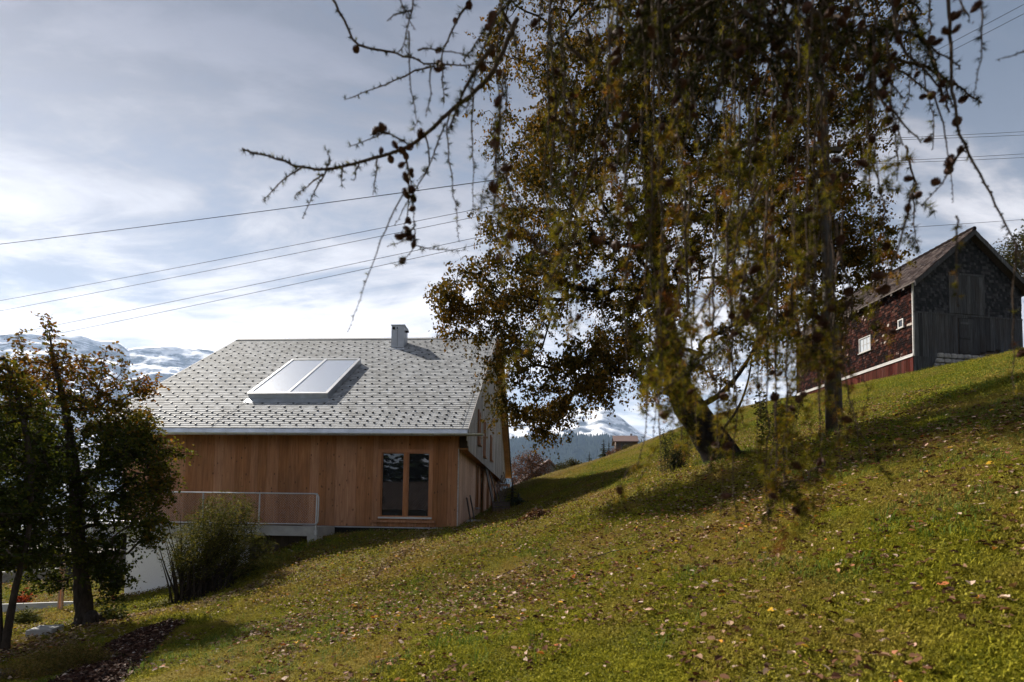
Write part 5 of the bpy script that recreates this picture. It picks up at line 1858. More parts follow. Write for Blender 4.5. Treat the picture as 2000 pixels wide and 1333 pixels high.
needle_m = leaf_mat('larch_needles', [(0.0, (0.007, 0.009, 0.003)), (0.3, (0.024, 0.027, 0.005)), (0.55, (0.14, 0.135, 0.014)), (0.72, (0.22, 0.155, 0.02)), (0.88, (0.20, 0.09, 0.02)), (1.0, (0.15, 0.05, 0.018))], 0.45)
cone_m = Mat('larch_cone_scales')
cone_m.set(cone_m.ramp(cone_m.noise(cone_m.coord('Object'), 90, 4), [(0.3, (0.030, 0.012, 0.008)), (0.7, (0.10, 0.045, 0.03))]), 0.75, 0, 0.2)


def cone_mesh(seed):
    r = random.Random(seed)
    mb = MB()
    H_, W0_ = 0.036, 0.0125
    mb.tube([(0, 0, 0), (0, 0, H_ * 0.3), (0, 0, H_ * 0.7), (0, 0, H_)], [0.004, W0_ * 0.75, W0_ * 0.65, 0.002], 7)
    rows = 6
    for i in range(rows):
        f = (i + 0.3) / rows
        z = H_ * f
        rad = W0_ * (math.sin(math.pi * (0.18 + 0.72 * f))) * 1.05
        n = 7
        for k in range(n):
            a = 2 * math.pi * (k + 0.5 * (i % 2)) / n + r.uniform(-0.1, 0.1)
            d = Vector((math.cos(a), math.sin(a), 0)); s = Vector((-math.sin(a), math.cos(a), 0))
            b0 = d * rad * 0.55 + Vector((0, 0, z))
            tip = d * rad * 1.2 + Vector((0, 0, z + 0.0075))
            w = rad * 0.42
            mb.add([b0 - s * w * 0.6, b0 + s * w * 0.6, tip + s * w, tip + d * 0.001 + Vector((0, 0, 0.0015)), tip - s * w], [(0, 1, 2, 3), (0, 3, 4)])
    return mb.mesh('cone', cone_m.m)


cones = [cone_mesh(i) for i in range(4)]
n_cones = 0


def twig(pts, r0=0.004, needles=0.8, cones_n=0, tint=0.4, shoot=0.014, nlen=0.027, start=0.1, grey=None, cone_at=None, sub=True):
    """one larch twig through world points: woody tube, needle tufts, cones"""
    global n_cones
    P = [np.array(p, float) for p in pts]
    fine = []
    for i in range(len(P) - 1):
        p0, p1, p2, p3 = P[max(i - 1, 0)], P[i], P[i + 1], P[min(i + 2, len(P) - 1)]
        n = max(3, int(np.linalg.norm(p2 - p1) / 0.035))
        for s in range(n):
            t = s / n
            fine.append(0.5 * ((2 * p1) + (p2 - p0) * t + (2 * p0 - 5 * p1 + 4 * p2 - p3) * t * t + (3 * p1 - p0 - 3 * p2 + p3) * t ** 3) + lr.normal(0, 0.0022, 3))
    fine.append(P[-1])
    fine = np.array(fine)
    o = fine[0].copy()
    n = len(fine)
    rad = np.linspace(r0, r0 * 0.3, n)
    mb = MB(); mb.tube([tuple(q - o) for q in fine], list(rad), 5)
    # knobbly short shoots
    seglen = np.linalg.norm(np.diff(fine, axis=0), axis=1)
    cum = np.r_[0, np.cumsum(seglen)]
    L = cum[-1]
    ss = np.arange(L * start, L, shoot)
    ss = ss + lr.normal(0, shoot * 0.25, len(ss))
    idx = np.clip(np.searchsorted(cum, ss) - 1, 0, n - 2)
    base = fine[idx] + (fine[idx + 1] - fine[idx]) * ((ss - cum[idx]) / np.maximum(seglen[idx], 1e-6))[:, None]
    tang = (fine[idx + 1] - fine[idx]) / np.maximum(seglen[idx], 1e-6)[:, None]
    q = lr.normal(0, 1, base.shape)
    out = q - tang * (q * tang).sum(1, keepdims=True)
    out /= np.linalg.norm(out, axis=1, keepdims=True)
    Vn, Fn = frusta(base - o, base + out * 0.0045 - o, np.full(len(base), r0 * 0.55), np.full(len(base), r0 * 0.6), 4)
    mb.add(Vn.tolist(), [tuple(f) for f in Fn.tolist()])
    t_obj = mb.build('twig', twig_bark, larch, smooth_shade=True, loc=tuple(o - LB))
    if needles > 0:
        has = lr.random(len(base)) < needles * (0.35 + 0.65 * (fbm(ss / 0.12 + o[0] * 9, ss * 0 + o[1] * 5, 2, 3) > 0.42))
        b_, d_, t_ = base[has], out[has], tang[has]
        m = 16
        nb_ = len(b_) * m
        if nb_:
            dirs = np.repeat(d_, m, 0) * 0.75 + np.repeat(t_, m, 0) * 0.25 + lr.normal(0, 0.55, (nb_, 3))
            dirs /= np.linalg.norm(dirs, axis=1, keepdims=True)
            ln = (nlen * lr.uniform(0.6, 1.25, nb_))[:, None]
            sd = np.cross(dirs, lr.normal(0, 1, (nb_, 3))); sd /= np.linalg.norm(sd, axis=1, keepdims=True)
            bp = np.repeat(b_ + d_ * 0.004, m, 0) - o
            Vv = np.stack([bp - sd * 0.0010, bp + sd * 0.0010, bp + dirs * ln], 1).reshape(-1, 3)
            Ff = np.arange(nb_ * 3).reshape(-1, 3)
            tn_ = np.clip(np.repeat(lr.normal(tint, 0.14, len(b_)), m) + lr.normal(0, 0.05, nb_), 0, 1)
            link('needles', np_mesh('needles', Vv, Ff, needle_m, col=tn_), t_obj)
    pos = list(lr.uniform(0.15, 0.97, cones_n)) if cone_at is None else cone_at
    for f in pos:
        i = min(int(f * (n - 1)), n - 2)
        dd = lr.normal(0, 1, 3); dd[2] += 0.7
        dd /= np.linalg.norm(dd)
        c = link('cone', cones[n_cones % 4], t_obj, tuple(fine[i] - o + dd * 0.006), Vector(dd).to_track_quat('Z', 'Y').to_euler())
        sc_ = lr.uniform(0.62, 0.98); c.scale = (sc_, sc_, sc_)
        n_cones += 1
    return t_obj


# the long branch reaching left, with its side twigs
Yl = 2.0
twig([W_(1010, 40, 2.0), W_(955, 150, 2.0), W_(890, 210, 2.0), W_(800, 285, 2.0), W_(700, 318, 2.0), W_(640, 332, 2.02), W_(590, 326, 2.03), W_(540, 312, 2.05), W_(473, 290, 2.06)], 0.010, 0.75, 0, 0.2, cone_at=[0.48, 0.55, 0.58, 0.60, 0.36], nlen=0.022)
for pl in ([(800, 285), (760, 262), (720, 272), (680, 288)], [(590, 326), (555, 352), (512, 392)], [(636, 335), (615, 375), (590, 428)], [(630, 340), (600, 362), (575, 385)],
           [(735, 310), (733, 345), (728, 382)], [(668, 328), (668, 345), (667, 360)], [(700, 320), (695, 340), (688, 352)], [(640, 332), (645, 310), (636, 292)],
           [(790, 290), (800, 340), (808, 410), (812, 470)], [(880, 215), (872, 260), (880, 330), (890, 400), (896, 470)], [(925, 175), (922, 260), (925, 340), (921, 420)],
           [(830, 265), (838, 320), (818, 360), (770, 440)], [(870, 240), (850, 290), (835, 330), (818, 350)]):
    twig([W_(x_, y_, 2.0 + lr.normal(0, 0.03)) for x_, y_ in pl], 0.0036, 0.75, 0, 0.22, nlen=0.02)
twig([W_(760, 262, 2.0), W_(735, 258, 2.0), W_(722, 264, 2.0)], 0.003, 0.3, 0, 0.2, cone_at=[0.3, 0.6, 0.9])
twig([W_(792, 295, 2.0), W_(797, 330, 2.0), W_(800, 380, 2.0), W_(795, 425, 2.0), W_(783, 455, 2.0)], 0.004, 0.1, 0, 0.3, cone_at=list(np.linspace(0.05, 0.98, 15)))
twig([W_(812, 440, 2.0), W_(790, 470, 2.0), W_(755, 482, 2.0)], 0.003, 0.5, 3, 0.2)
twig([W_(810, 455, 2.0), W_(805, 490, 2.0), W_(775, 520, 2.0)], 0.003, 0.5, 2, 0.2)
twig([W_(808, 480, 2.1), W_(850, 487, 2.1), W_(905, 490, 2.1)], 0.0025, 0.6, 0, 0.2)
twig([W_(785, 380, 1.8), W_(745, 470, 1.8), W_(712, 560, 1.8), W_(678, 650, 1.8)], 0.0028, 0.3, 0, 0.3, nlen=0.012)
# upper twigs left
twig([W_(640, -20, 2.1), W_(670, 40, 2.1), W_(700, 88, 2.1), W_(745, 98, 2.1), W_(790, 110, 2.1), W_(850, 125, 2.1), W_(920, 128, 2.1), W_(980, 118, 2.1)], 0.006, 0.6, 2, 0.15, nlen=0.018)
twig([W_(850, 128, 2.1), W_(810, 140, 2.1), W_(750, 165, 2.1), W_(672, 195, 2.1)], 0.004, 0.7, 0, 0.15, nlen=0.016)
twig([W_(930, -20, 2.0), W_(900, 30, 2.0), W_(872, 80, 2.0), W_(862, 120, 2.0), W_(868, 200, 2.0)], 0.005, 0.6, 5, 0.2)
for pl in ([(810, -30), (800, 40), (785, 90), (775, 105)], [(805, 20), (770, 30), (755, 42)], [(800, 60), (800, 150), (812, 220), (810, 260)], [(842, 130), (842, 180), (832, 230)],
           [(815, 95), (860, 98), (925, 110)], [(770, -30), (790, 20), (812, 60)]):
    twig([W_(x_, y_, 1.75) for x_, y_ in pl], 0.0032, 0.7, 0, 0.15, nlen=0.024)
# right-hand twigs against the sky
twig([W_(1850, -30, 1.7), W_(1857, 90, 1.7), W_(1862, 200, 1.7), W_(1885, 285, 1.7), W_(1925, 360, 1.7), W_(1955, 420, 1.7), W_(1985, 485, 1.72), W_(2010, 560, 1.75)], 0.006, 0.35, 5, 0.15, nlen=0.018)
twig([W_(1885, 285, 1.7), W_(1862, 320, 1.7), W_(1838, 360, 1.7), W_(1800, 400, 1.7)], 0.004, 0.4, 3, 0.15, nlen=0.018)
twig([W_(1825, 190, 1.72), W_(1842, 240, 1.72), W_(1855, 330, 1.72), W_(1862, 395, 1.72)], 0.003, 0.3, 3, 0.15, nlen=0.018)
twig([W_(1740, -20, 1.75), W_(1760, 90, 1.75), W_(1800, 130, 1.75), W_(1840, 190, 1.75)], 0.007, 0.4, 3, 0.12, nlen=0.018)
twig([W_(1700, 160, 1.75), W_(1745, 220, 1.75), W_(1790, 270, 1.75), W_(1800, 280, 1.75)], 0.004, 0.4, 4, 0.12, nlen=0.018)
twig([W_(1920, -20, 1.5), W_(1918, 60, 1.5), W_(1912, 140, 1.5), W_(1900, 200, 1.5)], 0.003, 0.5, 0, 0.15, nlen=0.018)
twig([W_(1870, -20, 1.5), W_(1890, 30, 1.5), W_(1895, 45, 1.5)], 0.003, 0.7, 1, 0.15, nlen=0.02)
twig([W_(2030, 90, 1.5), W_(1990, 105, 1.5), W_(1945, 118, 1.5)], 0.003, 0.7, 0, 0.15, nlen=0.016)
twig([W_(1985, 470, 1.6), W_(1980, 600, 1.6), W_(1978, 700, 1.6), W_(1980, 800, 1.6)], 0.003, 0.75, 1, 0.5, nlen=0.02)
twig([W_(1870, 420, 1.5), W_(1868, 480, 1.5), W_(1870, 600, 1.5)], 0.003, 0.7, 0, 0.5, nlen=0.018)
twig([W_(1780, 380, 1.6), W_(1760, 470, 1.6), W_(1735, 540, 1.6), W_(1700, 640, 1.6)], 0.004, 0.35, 3, 0.4, nlen=0.018)

# hanging curtain: strands in bunches, plumes of needles on the lower ends
env_x = [940, 1000, 1060, 1120, 1180, 1240, 1290, 1340, 1400, 1440, 1500, 1540, 1600, 1640, 1690, 1740, 1800]
env_y = [520, 640, 640, 650, 720, 780, 930, 880, 900, 1010, 1040, 960, 950, 800, 720, 560, 420]


def strand(x0, y0, x1, y1, Yk, plume=0.5, nc=2, tint_=None, r0=None, wob=6.0):
    nseg = 6
    pts_ = []
    for s in range(nseg + 1):
        f = s / nseg
        pts_.append(W_(x0 + (x1 - x0) * f ** 1.2 + lr.normal(0, wob) * math.sin(math.pi * f), y0 + (y1 - y0) * f, Yk + lr.normal(0, 0.012)))
    low = y1 > 560
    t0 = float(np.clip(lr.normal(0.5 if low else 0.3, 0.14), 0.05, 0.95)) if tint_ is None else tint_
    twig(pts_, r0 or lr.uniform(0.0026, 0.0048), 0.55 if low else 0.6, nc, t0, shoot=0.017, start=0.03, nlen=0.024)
    for j_ in range(int(round(plume * 9))):
        f = lr.uniform(0.30, 0.97) if low else lr.uniform(0.1, 0.95)
        i_ = min(int(f * nseg), nseg - 1)
        p = pts_[i_] + (pts_[i_ + 1] - pts_[i_]) * (f * nseg - i_)
        ln = lr.uniform(0.05, 0.17)
        sx = lr.choice([-1, 1])
        q1 = p + np.array([sx * ln * 0.30, lr.normal(0, 0.03), -ln * 0.30]); q2 = p + np.array([sx * ln * 0.42, lr.normal(0, 0.05), -ln * 0.95])
        twig([p, q1, q2], 0.0018, 0.98, int(lr.random() < 0.16), float(np.clip(t0 + lr.normal(0.05, 0.12), 0.05, 0.98)), shoot=0.010, start=0.1, nlen=0.03)


bunch = [(985, 12, 5), (1105, 30, 9), (1200, 18, 5), (1275, 16, 5), (1330, 26, 6), (1400, 22, 6), (1440, 18, 6), (1505, 20, 8), (1555, 14, 5), (1605, 18, 6), (1660, 16, 2), (1720, 22, 5), (1780, 20, 3)]
for bx, sd, nb_ in bunch:
    Yb_ = lr.uniform(1.65, 2.2)
    for k in range(nb_):
        x0 = bx + lr.normal(0, sd)
        emax = np.interp(x0, env_x, env_y)
        y1 = emax if k == 0 else emax * lr.uniform(0.45, 0.97)
        y0 = lr.uniform(-140, 160) if k % 3 else lr.uniform(160, 420)
        y0 = min(y0, y1 - 200)
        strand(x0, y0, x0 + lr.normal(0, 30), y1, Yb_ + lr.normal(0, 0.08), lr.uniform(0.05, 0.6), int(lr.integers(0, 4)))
# single long strands hanging lowest in front of the slope
for (xa, xb, ya, yb, Yk) in ((1425, 1437, 420, 1012, 1.45), (1498, 1502, 380, 1042, 1.4), (1522, 1512, 450, 985, 1.42), (1590, 1606, 430, 955, 1.5), (1345, 1330, 400, 862, 1.5), (1300, 1245, 480, 915, 1.55), (1390, 1400, 520, 900, 1.5), (1545, 1535, 560, 1000, 1.45), (1625, 1640, 470, 870, 1.5), (1270, 1262, 430, 820, 1.55)):
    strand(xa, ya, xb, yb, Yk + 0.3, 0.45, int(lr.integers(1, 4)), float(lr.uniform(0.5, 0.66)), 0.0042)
# slanting boughs with long plumes
for (xa, ya, xb, yb, n_) in ((1490, 330, 1240, 770, 3), (1520, 500, 1290, 800, 3), (1480, 300, 1330, 330, 2), (1600, 380, 1560, 880, 2), (1470, 430, 1380, 760, 2), (1620, 430, 1660, 900, 1), (1600, 890, 1520, 970, 1), (1180, 250, 1010, 700, 2), (1330, 150, 1230, 560, 2)):
    for k in range(n_):
        strand(xa + lr.normal(0, 10), ya + lr.normal(0, 15), xb + lr.normal(0, 18), yb + lr.normal(0, 20), lr.uniform(1.65, 2.0), 0.55, int(lr.integers(0, 3)), float(np.clip(lr.normal(0.5, 0.1), 0, 1)), wob=10)
# denser upper boughs; near-black needle tint puts their backlit shade into colour
for k in range(150):
    x0, y0 = (lr.normal(1440, 170) if k % 3 else lr.uniform(960, 1830)), lr.uniform(-130, 110)
    Yk = lr.uniform(1.7, 2.6)
    dx = lr.normal(0, 110); dy = lr.uniform(60, 220)
    p0, p2 = W_(x0, y0, Yk), W_(x0 + dx, y0 + dy, Yk + lr.normal(0, 0.12))
    mid_ = (p0 + p2) / 2 + np.array([0, 0, 0.04])
    twig([p0, mid_, p2], lr.uniform(0.004, 0.008), 0.95, int(lr.integers(0, 3)), 0.12, shoot=0.010, nlen=0.026)
# bough feet: connect hanging groups to the limbs above the frame
for k in range(18):
    p = limb_pts[lr.integers(0, len(limb_pts))]
    tx = lr.uniform(960, 1840)
    e = W_(tx, lr.uniform(-150, -20), lr.uniform(1.6, 2.3))
    j = int(np.argmin(np.linalg.norm(limb_pts - e, axis=1) + lr.uniform(0, 0.4, len(limb_pts))))
    p = limb_pts[j]
    twig([p, (p + e) / 2 + np.array([0, 0, 0.08]), e], 0.011, 0.5, 1, 0.12)

# ------------------------------------------------------------------ grass, leaf litter, mulch


def tuft(name, n_bl, h, w, spread, seed, mat, bend=0.5):
    r = np.random.default_rng(seed)
    V_, F_, C_ = [], [], []
    for i in range(n_bl):
        a = r.uniform(0, 2 * math.pi); rr = spread * math.sqrt(r.random())
        b = np.array([math.cos(a) * rr, math.sin(a) * rr, -0.01])
        d = r.uniform(0, 2 * math.pi)
        ln = h * r.uniform(0.5, 1.25); bd = bend * r.uniform(0.3, 1.6)
        o = np.array([math.cos(d), math.sin(d), 0]); s = np.array([-math.sin(d), math.cos(d), 0]) * w * r.uniform(0.6, 1.3)
        p1 = b + o * ln * bd * 0.3 + np.array([0, 0, ln * 0.6]); p2 = b + o * ln * bd + np.array([0, 0, ln * 0.92 * (1 - 0.3 * bd)])
        n0 = len(V_)
        V_ += [b - s, b + s, p1 + s * 0.8, p1 - s * 0.8, p2]
        F_ += [(n0, n0 + 1, n0 + 2), (n0, n0 + 2, n0 + 3), (n0 + 3, n0 + 2, n0 + 4)]
        C_ += [r.random()] * 3
    me = np_mesh(name, np.array(V_), np.array(F_), mat, col=C_)
    return bpy.data.objects.new(name, me)


def blade_mat(name, lo, mid_, hi, dry):
    m = Mat(name)
    wv = m.coord('World', jitter=False)
    patch = m.noise(wv, 0.55, 4, 0.6, 0.4)
    patch2 = m.noise(wv, 3.2, 4, 0.6)
    f = m.math('ADD', m.math('MULTIPLY', m.attr('tint'), 0.55), m.math('MULTIPLY', patch2, 0.5), True)
    col = m.ramp(f, [(0.15, lo), (0.5, mid_), (0.85, hi)])
    col = m.mix(m.maprange(patch, 0.44, 0.64, 0.0, 0.85), col, dry)
    m.set(col, 0.75, 0, 0.08)
    tr = m.n('ShaderNodeBsdfTranslucent'); m.l(col, tr.inputs['Color'])
    mx = m.n('ShaderNodeMixShader'); mx.inputs[0].default_value = 0.35
    m.l(m.b.outputs[0], mx.inputs[1]); m.l(tr.outputs[0], mx.inputs[2]); m.l(mx.outputs[0], m.out.inputs['Surface'])
    return m.m


lawn_m = blade_mat('meadow_grass_blade', (0.070, 0.085, 0.009), (0.180, 0.175, 0.011), (0.32, 0.285, 0.024), (0.25, 0.185, 0.04))
tall_m = blade_mat('lush_grass_blade', (0.045, 0.085, 0.012), (0.085, 0.13, 0.016), (0.15, 0.18, 0.03), (0.11, 0.13, 0.025))
dry_m = blade_mat('dry_crest_grass', (0.12, 0.095, 0.03), (0.22, 0.165, 0.06), (0.34, 0.26, 0.11), (0.26, 0.18, 0.07))


def scatter(name, P, S, tufts, label, seed=0):
    """one object whose points carry grass tufts"""
    me = bpy.data.meshes.new(name)
    me.vertices.add(len(P)); me.vertices.foreach_set('co', np.asarray(P, np.float32).ravel())
    me.update()
    r = np.random.default_rng(seed)
    a = me.attributes.new('scl', 'FLOAT', 'POINT'); a.data.foreach_set('value', np.asarray(S, np.float32))
    a = me.attributes.new('yaw', 'FLOAT_VECTOR', 'POINT')
    rot = np.stack([r.normal(0, 0.14, len(P)), r.normal(0, 0.14, len(P)), r.uniform(0, 6.28, len(P))], -1).astype(np.float32)
    a.data.foreach_set('vector', rot.ravel())
    a = me.attributes.new('pick', 'INT', 'POINT'); a.data.foreach_set('value', r.integers(0, len(tufts), len(P)).astype(np.int32))
    o = link(name, me)
    ng = bpy.data.node_groups.new(name + '_nodes', 'GeometryNodeTree')
    ng.interface.new_socket('Geometry', in_out='INPUT', socket_type='NodeSocketGeometry')
    ng.interface.new_socket('Geometry', in_out='OUTPUT', socket_type='NodeSocketGeometry')
    nn = ng.nodes.new
    gi, go = nn('NodeGroupInput'), nn('NodeGroupOutput')
    m2p = nn('GeometryNodeMeshToPoints')
    ng.links.new(gi.outputs[0], m2p.inputs['Mesh'])
    gti = nn('GeometryNodeGeometryToInstance')
    for t in reversed(tufts):
        oi = nn('GeometryNodeObjectInfo'); oi.inputs['Object'].default_value = t
        ng.links.new(oi.outputs['Geometry'], gti.inputs[0])
    ip = nn('GeometryNodeInstanceOnPoints')
    ng.links.new(m2p.outputs[0], ip.inputs['Points']); ng.links.new(gti.outputs[0], ip.inputs['Instance'])
    ip.inputs['Pick Instance'].default_value = True

    def na(nm, ty):
        q = nn('GeometryNodeInputNamedAttribute'); q.data_type = ty; q.inputs['Name'].default_value = nm
        return q.outputs[0]
    ng.links.new(na('pick', 'INT'), ip.inputs['Instance Index'])
    ng.links.new(na('yaw', 'FLOAT_VECTOR'), ip.inputs['Rotation'])
    ng.links.new(na('scl', 'FLOAT'), ip.inputs['Scale'])
    ng.links.new(ip.outputs[0], go.inputs[0])
    md = o.modifiers.new('scatter', 'NODES'); md.node_group = ng
    tag(o, label, 'grass', kind='stuff')
    return o


def inside_house(x, y, pad=0.0):
    ca, sa = math.cos(HA), math.sin(HA)
    dx, dy = x - _o.x, y - _o.y
    a = dx * ca - dy * sa
    v_ = dx * sa + dy * ca
    return ((a > -11.3 - pad) & (a < 0.0 + pad) & (v_ > 0.0 - pad) & (v_ < 15.4 + pad)) | ((a > -10.0) & (a < -6.3) & (v_ > -1.2) & (v_ < 0))


def inside_barn(x, y):
    ca, sa = math.cos(BA), math.sin(BA)
    dx, dy = x - _b.x, y - _b.y
    a = dx * ca + dy * sa; v_ = -dx * sa + dy * ca
    return (a > -0.03) & (a < BW) & (v_ > -0.05) & (v_ < BD)


# mulch bed outline (photo pixels on the ground)
mulch_px = [(372, 1216), (330, 1216), (268, 1236), (212, 1262), (180, 1290), (130, 1318), (90, 1345), (230, 1350), (268, 1315), (300, 1280), (322, 1252), (345, 1232)]
mulch_poly = np.array([(p.x, p.y) for p in [ground_at(*q, y0=4.0) for q in mulch_px]])


def in_poly(x, y, poly):
    c = np.zeros(len(x), bool)
    j = len(poly) - 1
    for i in range(len(poly)):
        xi, yi = poly[i]; xj, yj = poly[j]
        cond = ((yi > y) != (yj > y)) & (x < (xj - xi) * (y - yi) / (yj - yi + 1e-12) + xi)
        c ^= cond; j = i
    return c


def field(n, y0, y1, seed, pad=1.15, power=1.0):
    """random ground points inside a view wedge a little wider than the frame"""
    r = np.random.default_rng(seed)
    y = (r.random(n) * (y1 ** (1 + power) - y0 ** (1 + power)) + y0 ** (1 + power)) ** (1 / (1 + power))
    x = (r.random(n) * 2 - 1) * y * 0.96 * pad + r.normal(0, 0.4, n)
    k = ~inside_house(x, y) & ~inside_barn(x, y) & ~in_poly(x, y, mulch_poly)
    x, y = x[k], y[k]
    return np.c_[x, y, hgt(x, y)]




def clover_tuft(name, n, size, spread, seed, mat):
    r = np.random.default_rng(seed)
    C0 = np.zeros((1, 3))
    V_, F_, tn_ = leaves(C0, n, (spread * 0.6, spread * 0.6, 0.0), size, r, -0.35, 0.8, True)
    V_[:, 2] = V_[:, 2] + np.repeat(r.uniform(0.004, 0.035, n), 4)
    return bpy.data.objects.new(name, np_mesh(name, V_, F_, mat, col=tn_))


clover_m = blade_mat('moss_and_clover_leaf', (0.05, 0.062, 0.009), (0.172, 0.166, 0.012), (0.35, 0.31, 0.036), (0.24, 0.165, 0.04))
short = [tuft('short_tuft', 16, 0.045, 0.0024, 0.055, i, lawn_m, 0.9) for i in range(4)]
mids = [tuft('mid_tuft', 14, 0.07, 0.0042, 0.11, 10 + i, lawn_m, 0.7) for i in range(4)]
lush = [tuft('lush_tuft', 16, 0.13, 0.0042, 0.10, 20 + i, tall_m, 0.6) for i in range(4)]
weed = [tuft('weed_tuft', 12, 0.26, 0.0045, 0.09, 60 + i, tall_m, 0.75) for i in range(3)]
dry = [tuft('dry_tuft', 14, 0.20, 0.005, 0.12, 30 + i, dry_m, 0.55) for i in range(3)]

clover = [clover_tuft('clover_tuft', 12, 0.016, 0.06, 50 + i, clover_m) for i in range(4)]
Pn = field(130000, 1.6, 7.5, 1)
bald = fbm(Pn[:, 0] / 0.5, Pn[:, 1] / 0.5, 3, 6)
Sn = RNG.uniform(0.55, 1.15, len(Pn)) * (0.55 + 0.9 * smooth(bald, 0.3, 0.62))
scatter('grass', Pn, Sn, short, 'short mossy meadow grass in the foreground', 1)
Pm = field(150000, 7.0, 46, 2)
keep = (Pm[:, 0] < 36)
Pm = Pm[keep]
bald = fbm(Pm[:, 0] / 0.9, Pm[:, 1] / 0.9, 3, 6)
scatter('grass', Pm, (RNG.uniform(0.5, 1.05, len(Pm)) * (0.6 + 0.7 * smooth(bald, 0.3, 0.65))), mids, 'meadow grass on the middle slope', 2)
Pc = field(120000, 1.8, 12, 31)
scatter('clover', Pc, RNG.uniform(0.7, 1.5, len(Pc)), clover, 'moss and clover between the grass in the foreground', 31)
Pc = field(150000, 10, 40, 32)
Pc = Pc[Pc[:, 0] < 20]
scatter('clover', Pc, RNG.uniform(1.6, 3.0, len(Pc)), clover, 'moss and clover between the grass on the far slope', 32)
# lush strips: in front of the house, right of the pole towards the barn, lower lawn
Pl = field(150000, 4.0, 42, 3)
pjx = 1000 + Pl[:, 0] / Pl[:, 1] * FPX
strip = ((np.abs(Pl[:, 1] - 16.0 - (Pl[:, 0] + 4) * 0.05) < 1.1 + 0.4 * fbm(Pl[:, 0], Pl[:, 1], 2, 4)) & (Pl[:, 0] > -9) & (Pl[:, 0] < -1.4))
barnside = (Pl[:, 0] > 6.5 + 0.08 * Pl[:, 1]) & (Pl[:, 1] > 12.5) & (fbm(Pl[:, 0] / 2, Pl[:, 1] / 2, 3, 2) > 0.35)
hill = (Pl[:, 1] > 15) & (Pl[:, 0] > 1.5) & (Pl[:, 1] < 27) & (fbm(Pl[:, 0] / 2, Pl[:, 1] / 2, 3, 12) > 0.5)
near_r = (Pl[:, 1] < 9) & (Pl[:, 0] > 3.2) & (fbm(Pl[:, 0] / 1.2, Pl[:, 1] / 1.2, 3, 22) > 0.56)
tufty = fbm(Pl[:, 0] / 0.6, Pl[:, 1] / 0.6, 3, 52) * fbm(Pl[:, 0] / 3.5, Pl[:, 1] / 3.5, 2, 53) > 0.36
Pl = Pl[strip | barnside | hill | near_r | tufty]
scatter('grass', Pl, RNG.uniform(0.5, 1.1, len(Pl)), lush, 'taller lush green grass by the house and below the barn', 3)
Pd = field(110000, 25, 40, 4)
cr_ = (np.abs(Pd[:, 1] - (30.5 + 0.42 * Pd[:, 0])) < 2.6) & (Pd[:, 0] > -1.2) & (Pd[:, 0] < 16) & (fbm(Pd[:, 0] / 1.5, Pd[:, 1] / 1.5, 3, 7) > 0.30)
Pd = Pd[cr_]
scatter('dry_grass', Pd, RNG.uniform(0.5, 1.15, len(Pd)), dry, 'straw coloured dry grass along the crest', 4)

# long grass round trunks, posts and wall feet, and scattered rough tufts
wr = np.random.default_rng(41)
Wp = []
for (cx_, cy_, rad_, n_) in ((bb.x + 0.2, bb.y - 0.1, 0.75, 260), (pole_b.x + 0.1, pole_b.y, 0.35, 70)):
    a_ = wr.uniform(0, 6.283, n_); r_ = rad_ * np.sqrt(wr.uniform(0.2, 1.1, n_))
    Wp.append(np.c_[cx_ + np.cos(a_) * r_, cy_ + np.sin(a_) * r_])
t_ = wr.uniform(0, 15, 330)
sw_ = np.array([tuple(HM @ Vector((0.15 + abs(wr.normal(0, 0.22)), q, 0)))[:2] for q in t_]); Wp.append(sw_)
t_ = wr.uniform(-6, 0.3, 240)
Wp.append(np.array([tuple(HM @ Vector((q, -0.12 - abs(wr.normal(0, 0.2)), 0)))[:2] for q in t_]))
t_ = wr.uniform(0.2, 6, 160)
Wp.append(np.array([tuple(BM @ Vector((q, -0.12 - abs(wr.normal(0, 0.15)), 0)))[:2] for q in t_]))
Wr = field(2600, 2.2, 30, 42)
Wr = Wr[(fbm(Wr[:, 0] / 1.1, Wr[:, 1] / 1.1, 3, 45) > 0.58) & (Wr[:, 0] < 16)]
Wp.append(Wr[:, :2])
Wp = np.concatenate(Wp)
Wp = np.c_[Wp, hgt(Wp[:, 0], Wp[:, 1])]
scatter('long_grass', Wp, wr.uniform(0.35, 0.95, len(Wp)), weed, 'longer rough grass tufts round trunks, walls and on the slope', 41)

# fallen leaves
fl = leaf_mat('fallen_leaf', [(0.0, (0.030, 0.014, 0.009)), (0.35, (0.075, 0.033, 0.018)), (0.58, (0.13, 0.065, 0.036)), (0.78, (0.26, 0.165, 0.11)), (0.92, (0.44, 0.34, 0.28)), (0.97, (0.32, 0.09, 0.02)), (1.0, (0.50, 0.32, 0.03))], 0.2)


